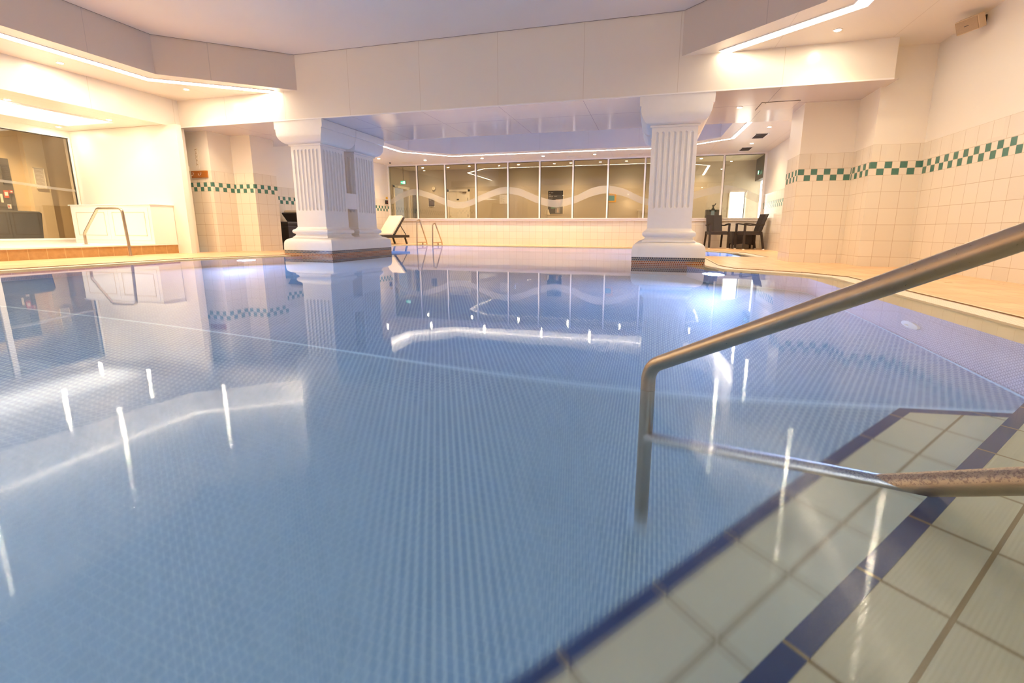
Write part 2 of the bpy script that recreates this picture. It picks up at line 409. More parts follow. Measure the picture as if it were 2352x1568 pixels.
# ------------------------------------------------------------------ pool outline
P2 = [(1.92, 1.243), (1.92, 5.05), (1.66, 5.42), (1.0, 5.80), (.88, 6.2), (.88, 8.30), (2.0, 8.45), (1.92, 10.1), (1.3, 11.05), (.35, 11.92),
      (-6.55, 11.92), (-7.05, 11.5), (-7.35, 10.6), (-7.35, 8.5), (-6.1, 8.3), (-6.1, 6.2), (-6.63, 5.0), (-6.63, -1.6),
      (-.58, -1.6)]
def offset(poly, d):
    n = len(poly); out = []
    for i in range(n):
        a, b, c = Vector(poly[i - 1]), Vector(poly[i]), Vector(poly[(i + 1) % n])
        d1 = (b - a).normalized(); d2 = (c - b).normalized(); n1 = Vector((-d1.y, d1.x)); n2 = Vector((-d2.y, d2.x))
        m = (n1 + n2).normalized(); k_ = min(d / max(.3, m.dot(n1)), d * 1.6); out.append((b.x + m.x * k_, b.y + m.y * k_))
    return out
P1 = offset(P2, .18); P0 = offset(P2, .40)
def floorz(p):
    y = p[1]
    return -.79 if y < 2.05 else -.79 - .115 * (y - 2.05)
# pool shell (floor in two pitches + walls)
mb = MB()
import bmesh
xs0, xs1 = -7.4, 2.0
mb.add([(xs0, -1.8, -.79), (xs1, -1.8, -.79), (xs1, 2.05, -.79), (xs0, 2.05, -.79), (xs1, 12.0, floorz((0, 12))), (xs0, 12.0, floorz((0, 12)))],
       [(0, 1, 2, 3), (3, 2, 4, 5)])
st('pool_floor', mb, M['pool_mosaic'])
mb = MB()
def dens(loop):
    out = []
    for i in range(len(loop)):
        a, b = loop[i], loop[(i + 1) % len(loop)]; out.append(a)
        if (a[1] - 2.05) * (b[1] - 2.05) < 0:
            t = (2.05 - a[1]) / (b[1] - a[1]); out.append((a[0] + (b[0] - a[0]) * t, 2.05))
    return out
P0d = dens(P0)
mb.ribbon(P0d, lambda p: floorz(p) - .02, -.012)
st('pool_wall', mb, M['pool_wall'])
mb = MB(); mb.flat([P1, P0], -.012); mb.ribbon(P1, -.10, .012); o = st('trim_1', mb, M['coping'])
mb = MB(); mb.ribbon(dens(offset(P0, .006)), lambda p: floorz(p) - .01, lambda p: floorz(p) + .022)
o = st('trim_2', mb, plain('pale_blue_strip', lin((196, 224, 232)), .3))
mb = MB(); mb.flat([P2, P1], .012); st('gutter_grating', mb, M['grate'])
mb = MB(); mb.flat([offset(P2, .02), offset(P2, -.0)], .0205); st('trim_3', mb, plain('grating_edge', lin((240, 222, 190)), .4))
mb = MB(); mb.flat([P1], 0.0); o = mb.build('pool_water', M['water']); tag(o, 'still clear blue water filling the indoor pool up to its rim', 'water', kind='stuff')

# deck
outer = [(3.12, -3), (3.12, 6.62), (2.58, 6.62), (2.58, 7.16), (1.93, 7.16), (1.93, 7.74), (2.72, 7.74), (2.72, 12.78),
         (-8.08, 12.78), (-8.08, 7.62), (-7.34, 7.62), (-7.34, 7.08), (-7.8, 7.08), (-7.8, 6.62), (-8.06, 6.62), (-8.06, 6.18), (-7.84, 6.18), (-7.84, 6.1), (-8.12, 6.1), (-8.12, -3)]
mb = MB(); mb.flat([outer, P2], .02); mb.ribbon(P2, -.03, .02); st('floor', mb, M['deck'])

# ------------------------------------------------------------------ walls
mb = MB(); mb.prism([(3.1, -3), (3.3, -3), (3.3, 7.9), (2.9, 7.9), (2.9, 12.75), (2.7, 12.75), (2.7, 7.73), (1.92, 7.73), (1.92, 7.15), (2.57, 7.15), (2.57, 6.6), (3.1, 6.6)], -.02, 2.62)
me_r = mb
# right: near part uses the near tile band, the far part the lower one
mb = MB(); mb.prism([(3.1, -3), (3.3, -3), (3.3, 7.73), (1.92, 7.73), (1.92, 7.15), (2.57, 7.15), (2.57, 6.6), (3.1, 6.6)], -.02, 2.62); st('wall_right', mb, M['tile'])
mb = MB(); mb.box(2.7, 2.9, 7.73, 12.75, -.02, 2.45); st('wall_right_far', mb, M['tile_far'])
M['tile_left'] = wall_tiles('wall_tile_left', dz=-.02)
mb = MB(); mb.prism([(-8.6, 6.6), (-7.79, 6.6), (-7.79, 7.06), (-7.33, 7.06), (-7.33, 7.6), (-8.6, 7.6)], -.02, 2.3); st('wall_left', mb, M['tile_left'])
mb = MB(); mb.box(-8.26, -8.06, 7.6, 12.75, -.02, 2.45); st('wall_left_far', mb, M['tile_far'])
mb = MB(); mb.box(-10.5, -7.82, 6.08, 6.17, 0, 2.172).box(-10.5, -8.05, 6.17, 6.40, 0, 2.172); st('wall_left_white', mb, M['paint'])
mb = MB(); mb.box(-8.26, 2.9, 12.75, 12.9, -.02, .722); st('wall_far', mb, M['tile_far'])
mb = MB(); mb.box(-10.5, 3.3, -3.15, -3.0, 0, 3.2); st('wall_back', mb, M['paint'])
# left platform and window wall
mb = MB(); mb.box(-10.4, -8.12, -3, 6.08, 0, .165); st('floor_step', mb, M['riser'])
mb = MB(); mb.box(-10.4, -8.12 + .012, -3, 6.08, .165, .185); st('trim_4', mb, M['white'])
mb = MB(); mb.box(-10.5, -10.35, -3, 6.27, .18, .235).box(-10.5, -10.35, -3, 6.27, 2.065, 2.2).box(-10.5, -10.35, 6.06, 6.27, .235, 2.065).box(-10.5, -10.35, -3, 3.4, .235, 2.065)
st('wall_window_side', mb, M['paint'])

# ------------------------------------------------------------------ ceilings
COF = [(-6.92, -1.2), (-6.92, 5.19), (-5.52, 6.3), (.25, 6.3), (1.49, 5.22), (1.49, -1.2), (.3, -2.2), (-5.7, -2.2)]
mb = MB(); mb.flat([[(-8.05, -3), (3.12, -3), (3.12, 6.6), (2.5, 6.6), (2.5, 6.3), (-8.05, 6.3)], COF], 2.6); st('ceiling_soffit', mb, M['soffit'])
CO = COF[3:] + COF[:3]
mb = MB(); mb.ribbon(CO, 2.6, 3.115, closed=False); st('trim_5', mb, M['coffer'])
mb = MB(); mb.flat([COF], 3.115); st('ceiling', mb, M['ceil'])
mb = MB(); mb.ribbon([(x, y) for x, y in offset(CO, -.006)], 3.108, 3.114); st('trim_6', mb, plain('ceiling_edge_bead', lin((150, 138, 130)), .6))
# lower left ceiling and its drop face
mb = MB(); mb.flat([[(-10.5, -3), (-8.05, -3), (-8.05, 6.3), (-10.5, 6.3)]], 2.175); st('ceiling_left_low', mb, M['soffit'])
mb = MB(); mb.box(-8.06, -7.998, -3, 6.31, 2.163, 2.62); st('trim_7', mb, M['panel'])
# beam
ZB = 2.165
mb = MB(); mb.add([(-8.1, 6.3, ZB), (2.57, 6.3, ZB), (2.57, 6.3, 3.13), (-8.1, 6.3, 3.13)], [(0, 1, 2, 3)])
mb.add([(-8.1, 8.15, ZB), (2.7, 8.15, ZB), (2.7, 8.15, 2.95), (-8.1, 8.15, 2.95)], [(0, 1, 2, 3)])
st('ceiling_beam', mb, M['panel'])
mb = MB(); mb.flat([[(-8.6, 6.3), (2.62, 6.3), (2.62, 7.2), (2.72, 7.2), (2.72, 8.15), (-8.6, 8.15)]], ZB); st('ceiling_beam_underside', mb, M['under'])
mb = MB(); mb.box(-8.1, 2.57, 6.294, 6.304, ZB - .004, ZB + .012); st('trim_8', mb, M['white'])
# far ceiling
COF2 = [(-6.0, 8.15), (-6.0, 10.45), (-5.2, 11.22), (.37, 11.24), (1.3, 10.55), (1.36, 8.15)]
mb = MB(); mb.flat([[(-8.1, 8.15), (-6.0, 8.15), (-6.0, 10.45), (-5.2, 11.22), (.37, 11.24), (1.3, 10.55), (1.36, 8.15), (2.72, 8.15), (2.72, 12.8), (-8.1, 12.8)]], 2.4); st('ceiling_far_soffit', mb, M['soffit'])
mb = MB(); mb.ribbon(COF2, 2.4, 2.9); st('trim_9', mb, M['coffer_far'])
mb = MB(); mb.flat([COF2], 2.9); st('ceiling_far', mb, M['ceil'])

# LED strips
def led(name, pts, wd, z, label, mat='led'):
    p = [Vector((x, y)) for x, y in pts]; L, Rr = [], []
    for i, q in enumerate(p):
        a = p[max(i - 1, 0)]; c = p[min(i + 1, len(p) - 1)]
        d1 = (q - a).normalized() if i > 0 else (c - q).normalized(); d2 = (c - q).normalized() if i < len(p) - 1 else d1
        n = Vector((-(d1 + d2).y, (d1 + d2).x)).normalized(); k_ = wd / 2 / max(.4, n.dot(Vector((-d1.y, d1.x))))
        L.append((q.x + n.x * k_, q.y + n.y * k_)); Rr.append((q.x - n.x * k_, q.y - n.y * k_))
    e = empty(name, (pts[0][0], pts[0][1], z), label, 'ceiling light')
    n = len(L)
    for nm, ex, z0, z1, mt in (('diffuser', 0, z - .006, z - .004, M[mat]),):
        m = MB()
        for i in range(n - 1): m.add([(*L[i], z0), (*L[i + 1], z0), (*Rr[i + 1], z0), (*Rr[i], z0)], [(0, 1, 2, 3)])
        m.build(nm, mt, e)
    m = MB()
    for side, s_ in ((L, 1), (Rr, -1)):
        for i in range(n - 1):
            m.bar((*side[i], z - .004), (*side[i + 1], z - .004), .012, .010)
    m.build('profile', M['white'], e)
    return e
led('led_strip_light', [(-7.25, -1.4), (-7.25, 5.33), (-5.92, 6.285)], .15, 2.6, 'glowing white light strip in the ceiling above the cabinet side of the pool')
led('led_strip_light', [(.72, 6.285), (1.83, 5.37), (1.83, -1.4)], .15, 2.6, 'glowing white light strip running to the upper right corner near the speaker', 'led_soft')
led('led_strip_light', [(-6.28, 8.2), (-6.28, 10.6), (-5.31, 11.51), (.47, 11.52), (1.56, 10.7), (1.65, 8.2)], .085, 2.4, 'long thin light strip above the far row of windows')
e = empty('ceiling_light_panel', (-9.2, 3, 2.17), 'wide glowing light panel in the low ceiling beside the left window', 'ceiling light')
mb = MB(); mb.box(-9.72, -8.75, .5, 5.7, 2.163, 2.168); mb.build('diffuser', M['panel_light'], e)
mb = MB(); mb.box(-9.76, -9.72, .46, 5.74, 2.155, 2.175).box(-8.75, -8.71, .46, 5.74, 2.155, 2.175).box(-9.72, -8.75, 5.7, 5.74, 2.155, 2.175); mb.build('frame', M['white'], e)

# downlights
proto = None
def downlight(x, y, z, label, power=SPOT_W, group=None):
    global proto
    if proto is None:
        e = empty('downlight', (0, 0, 0), label, 'downlight', group)
        m = MB(); m.lathe([(.030, -.001), (.030, -.006), (.040, -.007), (.046, -.003), (.046, 0)], (0, 0, 0), 24); m.build('trim_ring', M['white'], e, smooth=40)
        m = MB(); m.lathe([(.0, -.0075), (.030, -.0075), (.030, -.0062)], (0, 0, 0), 20); m.build('lamp', M['disc'], e)
        proto = e; e.location = (x, y, z)
    else:
        e = copy_tree(proto); e.location = (x, y, z)
        e['label'] = label
    if group: e['group'] = group
    elif 'group' in e.keys(): del e['group']
    l = bpy.data.lights.new('downlight_beam', 'SPOT'); l.energy = power; l.color = WARM; l.spot_size = math.radians(128); l.spot_blend = 1.0; l.shadow_soft_size = .035
    lo = bpy.data.objects.new('downlight_beam', l); COL.objects.link(lo); lo.location = (x, y, z - .02)
    return e
for x, y, z, lb, pw in [
    (-7.69, 4.55, 2.6, 'recessed downlight in the left soffit nearest the photographer', .5),
    (-7.18, 5.83, 2.6, 'recessed downlight beside the bend where the left light strip meets the beam', 1.1),
    (1.83, 5.93, 2.6, 'recessed downlight above the beam end, between light strip and wall speaker', .6),
    (-8.62, 4.43, 2.175, 'recessed downlight in the low left ceiling at the left picture edge', .22),
    (-10.06, 5.77, 2.175, 'recessed downlight just above the top corner of the left window', .16),
    (-8.58, 5.60, 2.175, 'recessed downlight beyond the end of the wide glowing panel', .2),
    (1.10, 7.16, ZB, 'recessed downlight under the beam beside the access hatch', .8)]:
    downlight(x, y, z, lb, SPOT_W * pw)
fl = [(-7.5, 11.45, 'leftmost downlight over the far deck, beside the column capital'), (-6.36, 12.0, 'downlight above the far cream lounger and ladder'), (-4.64, 12.03, 'downlight above the middle of the cream door behind glass'),
      (-2.91, 12.05, 'downlight above the black poster behind the far windows'), (-1.54, 12.08, 'downlight right of the black poster, nearest the right column'), (2.05, 9.74, 'downlight between the square air vents and the right wall, nearer one'),
      (2.07, 11.4, 'downlight between the two square air vents')]
for x, y, lb in fl: downlight(x, y, 2.4, lb, SPOT_W * (1.5 if x < 1 else 1.2))
# out-of-frame downlights, some mirrored in the water; unseen back pair boosted to warm beam
for x, y in [(-7.5, 3.0), (-7.5, 1.2), (2.15, 4.37), (2.3, 2.8), (2.3, 1.2), (-5.5, -2.6), (-1.5, -2.6)]:
    downlight(x, y, 2.6, 'recessed downlight in the near soffit outside the picture', SPOT_W * (.35 if x > 0 else .6 if y > 0 else 2.2), 'near soffit downlights')
for x in (-7.2, -5.6, -4.0, -2.4, -.8, 1.2): downlight(x, 13.4, 2.4, 'small downlight in the ceiling of the room behind the far glass', SPOT_W * 1.3, 'corridor downlights')

# ------------------------------------------------------------------ pool lights
def pool_light(x, y, z, nx, ny, label, power, col=None):
    e = empty('pool_light', (x, y, z), label, 'pool light')
    nrm = Vector((nx, ny, 0)).normalized(); sx = Vector((-nrm.y, nrm.x, 0)); up = Vector((0, 0, 1)); c = Vector((x, y, z))
    def disc(r0, d0, r1, d1, nseg=28):
        rings = []
        for r, d in ((r0, d0), (r1, d1)): rings.append([c + nrm * d + sx * (r * math.cos(2 * PI * j / nseg)) + up * (r * math.sin(2 * PI * j / nseg)) for j in range(nseg)])
        return rings
    m = MB(); m.rings(disc(.085, .0, .085, .018) + disc(.075, .03, .06, .035)); m.build('rim', M['white'], e, smooth=40)
    m = MB(); m.rings(disc(.058, .036, .05, .040)); m.build('lens', M['pool_lamp'], e, smooth=40)
    if power:
        l = bpy.data.lights.new('pool_lamp', 'AREA'); l.shape = 'DISK'; l.size = .25; l.energy = power; l.color = col or POOLC
        lo = bpy.data.objects.new('pool_lamp', l); COL.objects.link(lo); lo.location = c + nrm * .06
        lo.rotation_euler = (nrm + Vector((0, 0, .12))).to_track_quat('-Z', 'Y').to_euler()
    return e
BLUE = (.34, .50, 1.0)
def on_wall(a, b, t):  # point on P0 edge
    a, b = Vector(P0[a]), Vector(P0[b]); p = a.lerp(b, t); d = (b - a).normalized(); return p.x, p.y, -d.y, d.x
x, y, nx, ny = on_wall(15, 16, .55); pool_light(x, y, -.33, nx, ny, 'bright lamp shining at the water line left of the twin left column', POOL_W * 1.6, BLUE)
x, y, nx, ny = on_wall(2, 3, .9); pool_light(x, y, -.33, nx, ny, 'bright lamp shining at the water line right of the right column', POOL_W * 1.2, BLUE)
for t_, lb in ((.12, 'added unseen fill lamp in the pool wall behind the photographer, nearest the steps'), (.42, 'middle added unseen fill lamp in the pool wall behind the photographer'), (.78, 'added unseen fill lamp in the pool wall behind the photographer, nearest the left deck')):
    p = Vector(P0[18]).lerp(Vector(P0[17]), t_); pool_light(p.x, p.y, -.42, 0, 1, lb, POOL_W * 1.25, (.72, .82, 1))  # unseen lamps added as even fill for the near pool
for i0, i1, t_, lb in ((5, 6, .2, 'added hidden fill lamp on the near side of the far pool, close behind the right column'), (5, 6, .8, 'added hidden fill lamp on the near side of the far pool, towards the right wall'),
                       (13, 14, .2, 'added hidden fill lamp on the near side of the far pool, towards the left wall'), (13, 14, .8, 'added hidden fill lamp on the near side of the far pool, close behind the left column')):
    x, y, nx, ny = on_wall(i0, i1, t_); pool_light(x, y, -.42, nx, ny, lb, POOL_W * 1.8, BLUE)  # hidden lamps added so blue light bounces up under the beam
# fitting on the right wall
e = empty('wall_inlet', (P0[0][0], 3.07, -.5), 'round pale water inlet fitting on the right pool wall under water', 'pool fitting')
m = MB(); m.lathe([(.088, 0), (.088, -.012), (.07, -.022), (.03, -.026), (0.001, -.026)], (P0[0][0], 3.07, -.5), 32, 'x'); m.build('cover', M['white'], e, smooth=40)
m = MB(); m.lathe([(.02, -.026), (.02, -.032), (.001, -.033)], (P0[0][0], 3.07, -.5), 16, 'x'); m.build('nozzle', M['coping'], e)

# ------------------------------------------------------------------ pool steps (bottom right)
def NTp(n, t): return (NX * n - NY * t, -NY * 0 + NY * n + NX * t)
def ntp(n, t): return (NX * n + (-NY) * t, NY * n + NX * t)
# lower tread: front edge n=-.44, turns parallel to x at t=1.67
A1 = ntp(-.44, -2.0); A2 = ntp(-.44, 1.665); A3 = (1.52, A2[1] + .055)
A4 = (1.52, 1.0); A5 = ntp(.2, 0.3); A6 = ntp(.2, -2.0)
ZA, ZBs = -.25, -.06
mb = MB(); mb.prism([A1, A2, A3, A4, A5, A6], -.95, ZA); st('pool_steps', mb, M['step'])
B1 = ntp(-.208, -2.0); B2 = ntp(-.208, 1.95); B3 = ntp(.2, 1.95); B4 = ntp(.2, -2.0)
B2 = (1.52, (.208 + NX * 1.52) / -NY); 
mb = MB(); mb.prism([B1, B2, (1.52, .7), ntp(.2, .3), ntp(.2, -2.0)], ZA - .1, ZBs); st('pool_steps_upper', mb, M['step'])
def nosing(poly, wd, z, dz, name):
    p = [Vector(q) for q in poly]; inner = []
    for i, q in enumerate(p):
        a = p[max(i - 1, 0)]; c = p[min(i + 1, len(p) - 1)]
        d1 = (q - a).normalized() if i else (c - q).normalized(); d2 = (c - q).normalized() if i < len(p) - 1 else d1
        n1 = Vector((d1.y, -d1.x)); m_ = (n1 + Vector((d2.y, -d2.x))).normalized(); inner.append(q + m_ * (wd / m_.dot(n1)))
    m = MB(); m.prism([tuple(q) for q in p] + [tuple(q) for q in reversed(inner)], z - dz, z + .0015)
    o = m.build(name, M['nosing'], bevel=0); tag(o, kind='structure'); return o
nosing([ntp(-.443, -1.9), (A2[0] - .002, A2[1] + .003), (1.515, A3[1] + .003)], .030, ZA, .05, 'trim_10')
nosing([ntp(-.211, -1.9), (1.515, (.211 + NX * 1.515) / -NY)], .030, ZBs, .05, 'trim_11')
# ledge of deck behind the steps
mb = MB(); mb.flat([[ntp(.17, -2), ntp(.17, 1.5), ntp(.2, 1.5), ntp(.2, -2)]], -.03)

# ------------------------------------------------------------------ columns
def flute_ring(cx, cy, h, z, f):
    """square of half width h with 7 flutes a side; f scales flute width/depth (0..1)"""
    pts = []
    hw, dep, pit = .0225 * f, .024 * f, .0735
    for side in range(4):
        ca, sa = math.cos(side * PI / 2), math.sin(side * PI / 2)
        loc = [(-h, -h)]
        for i in range(7):
            c = (i - 3) * pit
            for j in range(7):
                a = PI * j / 6
                loc.append((c - hw * math.cos(a) if f > 0 else c - .0001 * math.cos(a), -h + dep * math.sin(a)))
        for x, y in loc: pts.append((cx + x * ca - y * sa, cy + x * sa + y * ca, z))
    return pts
def sq(cx, cy, h, z, hy=None):
    hy = h if hy is None else hy
    return [(cx - h, cy - hy, z), (cx + h, cy - hy, z), (cx + h, cy + hy, z), (cx - h, cy + hy, z)]
def twin_column(cx, label):
    e = empty('twin_column', (cx, 7.18, -1.4), label, 'column')
    y0, y1 = 6.3, 8.06; cy = (y0 + y1) / 2; hy = (y1 - y0) / 2; h = .48
    m = MB(); m.rings([sq(cx, cy, h - .004, z, hy - .004) for z in (-1.5, .100)]); m.build('mosaic_foot', M['mosaic_band'], e)
    prof = [(.100, 0), (.108, .0), (.16, .001), (.21, .004), (.245, .012), (.268, .028), (.286, .055), (.298, .085), (.308, .115), (.312, .14)]
    m = MB(); m.rings([sq(cx, cy, h - i, z, hy - i) for z, i in prof]); m.build('plinth', M['column'], e, smooth=35)
    for yc in (6.73, 7.585):
        bp = [(.300, .352), (.318, .350), (.328, .335), (.345, .318), (.362, .315), (.372, .320), (.378, .336), (.388, .346), (.402, .352), (.418, .352), (.432, .346), (.442, .336),
              (.450, .318), (.462, .306), (.475, .298), (.485, .29)]
        m = MB(); m.rings([sq(cx, yc, hh, z) for z, hh in bp]); m.build('base_moulding', M['column'], e, smooth=35)
        lv = [(.482, 0), (.752, 0)]
        r = .022; z0, z1 = .756, 1.742
        for j in range(1, 5): lv.append((z0 + r * (1 - math.cos(j * PI / 8)), math.sin(j * PI / 8)))
        for j in range(4, 0, -1): lv.append((z1 - r * (1 - math.cos(j * PI / 8)), math.sin(j * PI / 8)))
        lv += [(1.746, 0), (1.80, 0)]
        m = MB(); m.rings([flute_ring(cx, yc, .29, z, f) for z, f in lv]); m.build('fluted_shaft', M['column'], e, smooth=50)
        cp = [(1.795, .295), (1.797, .312), (1.822, .314), (1.824, .305)]
        for j in range(0, 11):
            a = j / 10 * PI / 2
            cp.append((1.826 + .205 * (1 - math.cos(a)) * 1.0, .315 + .125 * math.sin(a)))
        cp += [(2.034, .436), (2.040, .436), (2.042, .454), (2.05, .457), (2.12, .459), (2.162, .460)]
        hyc = .425 if yc < 7 else .425
        rr = []
        for z, hh in cp: rr.append(sq(cx, yc, hh, z, min(hh, .425 + (hh - .425) * 0) if hh > .425 else hh))
        m = MB(); m.rings(rr); m.build('capital', M['column'], e, smooth=35)
    m = MB(); m.box(cx - .285, cx + .285, 7.01, 7.31, .81, 1.085); m.build('bridge_block', M['column'], e, bevel=.004)
    return e
twin_column(-5.575, 'left pair of white fluted square columns with capitals standing in the pool')
twin_column(.222, 'right white fluted square column on a mosaic foot, nearest the chairs')

# ------------------------------------------------------------------ foreground handrail
Pp = Vector((.012, 1.28, 0)); hd = Vector((.764, -.645, 0)).normalized(); sl = .555
e = empty('pool_handrail', (.012, 1.28, -.79), 'large brushed steel handrail rising out of the water at right', 'handrail')
top = Pp + Vector((0, 0, .068))
far = Pp + hd * 1.56 + Vector((0, 0, .068 + 1.56 * sl))
basep = Vector((far.x + .05, far.y - .04, .02))
pts = fillet([Pp + Vector((0, 0, -.79)), top, far, basep], .068, 10)
m = MB(); m.tube(pts, .0205, 28); m.build('top_rail', M['steel'], e, smooth=50)
lo0 = Pp + Vector((0, 0, -.330)); Lq = 1.56
lo1 = Pp + hd * Lq + Vector((0, 0, -.330 + Lq * sl))
m = MB(); m.tube([lo0 + hd * .012, lo1], .0212, 24); m.build('lower_rail', M['steel_worn'], e, smooth=50)
m = MB(); m.lathe([(.021, -.79), (.040, -.79), (.040, -.785), (.03, -.779), (.021, -.776)], (Pp.x, Pp.y, 0), 28); m.build('flange', plain('pale_flange', lin((150, 172, 190)), .4), e, smooth=50)
m = MB(); m.lathe([(.0212, -.004), (.0216, -.0035), (.0216, -.0015), (.0212, -.001)], (Pp.x, Pp.y, 0.0), 28); m.build('weld_ring', M['steel'], e)

# ------------------------------------------------------------------ left step handrail
e = empty('step_handrail', (-7.86, 5.14, .02), 'bent chrome grab rail from the deck to the step by the cabinet', 'handrail')
m = MB(); m.tube(fillet([(-7.86, 5.14, .02), (-7.90, 5.14, .75), (-8.42, 5.14, .75), (-8.80, 5.14, .36), (-8.80, 5.14, .185)], .07, 6), .019, 14); m.build('rail', M['steel'], e, smooth=50)
for x, z in ((-7.86, .02), (-8.80, .185)):
    m = MB(); m.lathe([(.019, .012), (.045, .006), (.045, 0)], (x, 5.14, z), 20); m.build('foot_plate', M['metal_chrome'], e)

# ------------------------------------------------------------------ far ladder
e = empty('pool_ladder', (-6.2, 12.0, .02), 'stainless pool ladder with two arched rails at the far edge', 'ladder')
for x, zt in ((-6.46, .70), (-5.97, .60)):
    m = MB(); m.tube([(x, 11.52, -1.0)] + fillet([(x, 11.52, -.1), (x, 11.56, zt), (x, 11.72, zt + .03), (x + .01, 12.06, .12), (x + .01, 12.10, .02)], .05, 6), .018, 12); m.build('rail', M['steel'], e, smooth=50)
    m = MB(); m.bar((x, 11.52, .085), (x + .01, 12.09, .085), .03, .03).bar((x, 11.52, -.05), (x, 11.90, -.05), .03, .03).bar((x, 11.86, -.05), (x, 11.86, .09), .03, .03); m.build('bracket', M['steel'], e)
for z in (-.3, -.55, -.8):
    m = MB(); m.box(-6.45, -5.98, 11.47, 11.56, z, z + .03); m.build('tread', M['steel'], e)

# ------------------------------------------------------------------ far window wall
MX = [-8.06, -7.05, -6.11, -5.12, -4.12, -3.17, -2.21, -1.24, -.26, .72, 1.70, 2.66]
YW = 12.75
e = empty('window_1', (-2.7, YW, .72), 'long row of white framed glass panes in the far wall', 'window'); tag(e, kind='structure'); del e['category']; 
m = MB(); m.box(-8.06, 2.7, YW - .05, YW + .06, .718, .79).box(-8.06, 2.7, YW - .03, YW + .04, 2.365, 2.405); m.build('frame', M['white'], e, bevel=.004)
m = MB(); m.box(-8.06, 2.7, YW - .075, YW - .045, .772, .792); m.build('sill', M['white'], e)
for i, x in enumerate(MX):
    m = MB()
    if i == 0: m.box(-8.06, -8.02, YW - .03, YW + .04, .79, 2.365)
    elif i == len(MX) - 1: m.box(2.655, 2.70, YW - .03, YW + .04, .79, 2.365)
    else: m.box(x - .022, x + .022, YW - .03, YW + .04, .79, 2.365)
    m.build('mullion', M['white'], e, bevel=.003)
    if i < len(MX) - 1:
        a, b = x + .022, MX[i + 1] - .022
        m = MB(); m.box(a, b, YW - .004, YW + .004, .79, 2.365); m.build('pane', M['glass'], e)
        m = MB(); m.box(a, a + .012, YW - .02, YW - .006, .79, 2.365).box(a, b, YW - .02, YW - .006, 2.352, 2.365); m.build('gasket', M['dark_gap'], e)
# frosted wave on the panes
WT = [(-8.02, 1.37), (-7.7, 1.55), (-7.19, 1.68), (-6.7, 1.58), (-6.15, 1.39), (-5.75, 1.28), (-5.4, 1.31), (-4.9, 1.50), (-4.3, 1.68), (-3.8, 1.64), (-3.3, 1.45), (-2.9, 1.32), (-2.6, 1.31), (-2.1, 1.42), (-1.7, 1.60), (-1.29, 1.67),
      (-.8, 1.58), (-.3, 1.35), (.1, 1.27), (.5, 1.30), (1.13, 1.50), (1.74, 1.62), (2.2, 1.53), (2.65, 1.35)]
WB = [(-8.02, 1.20), (-7.7, 1.37), (-7.19, 1.50), (-6.7, 1.40), (-6.15, 1.19), (-5.75, 1.09), (-5.4, 1.13), (-4.9, 1.32), (-4.3, 1.49), (-3.8, 1.44), (-3.3, 1.24), (-2.9, 1.12), (-2.6, 1.10), (-2.1, 1.22), (-1.7, 1.38), (-1.29, 1.46),
      (-.8, 1.38), (-.3, 1.17), (.1, 1.09), (.5, 1.12), (1.13, 1.31), (1.74, 1.43), (2.2, 1.33), (2.65, 1.15)]
def cr(P, x):
    for i in range(len(P) - 1):
        if P[i][0] <= x <= P[i + 1][0]:
            p0, p1, p2, p3 = P[max(i - 1, 0)][1], P[i][1], P[i + 1][1], P[min(i + 2, len(P) - 1)][1]
            t = (x - P[i][0]) / (P[i + 1][0] - P[i][0])
            return .5 * (2 * p1 + (p2 - p0) * t + (2 * p0 - 5 * p1 + 4 * p2 - p3) * t * t + (3 * p1 - p0 - 3 * p2 + p3) * t ** 3)
    return P[-1][1]
for i in range(len(MX) - 1):
    a, b = MX[i] + .024, MX[i + 1] - .024; a = max(a, -8.0); b = min(b, 2.64); n = 12; m = MB()
    up = []; dn = []
    for j in range(n + 1):
        x = a + (b - a) * j / n; up.append((x, YW - .006, cr(WT, x))); dn.append((x, YW - .006, cr(WB, x)))
    m.add(up + dn, [(j, j + 1, n + 2 + j, n + 1 + j) for j in range(n)]); m.build('frosted_wave', M['frosted'], e)

# room behind the glass
YB = 14.05
mb = MB(); mb.flat([[(-8.06, 12.9), (3.1, 12.9), (3.1, YB), (-8.06, YB)]], .0); st('floor_corridor', mb, M['khaki_floor'])
mb = MB(); mb.flat([[(-8.4, 12.78), (3.1, 12.78), (3.1, YB + .1), (-8.4, YB + .1)]], 2.401); st('ceiling_corridor', mb, M['khaki_ceiling'])
mb = MB(); mb.box(-8.3, 2.1, YB, YB + .12, 0, 2.42); st('wall_corridor_back', mb, M['khaki'])
mb = MB(); mb.box(2.1, 2.5, YB, YB + .12, 1.55, 2.42).box(2.5, 3.2, YB, YB + .12, 0, 2.42); st('wall_corridor_back_right', mb, M['khaki'])
mb = MB(); mb.box(-8.26, -8.06, 12.9, 13.02, 0, 2.42).box(-8.26, -8.06, 13.02, 13.95, 1.80, 2.42).box(-8.26, -8.06, 13.95, YB, 0, 2.42); st('wall_corridor_left', mb, M['khaki'])
mb = MB(); mb.box(2.7, 2.85, 12.9, 13.02, 0, 2.42).box(2.7, 2.85, 13.02, 13.97, 1.82, 2.42); st('wall_corridor_right', mb, M['grey_wall'])
e = empty('doorway_light', (2.9, 13.5, 0), 'white daylit opening in the dark end wall under the right exit sign', 'doorway')
m = MB(); m.box(2.86, 2.90, 12.95, 14.0, 0, 1.85); m.build('bright_opening', M['bright_room'], e)
e = empty('doorway_light', (2.3, 14.3, 0), 'white daylit doorway behind the glass left of the dark end wall', 'doorway')
m = MB(); m.box(2.05, 2.55, 14.25, 14.28, 0, 1.7); m.build('bright_opening', M['bright_room'], e)
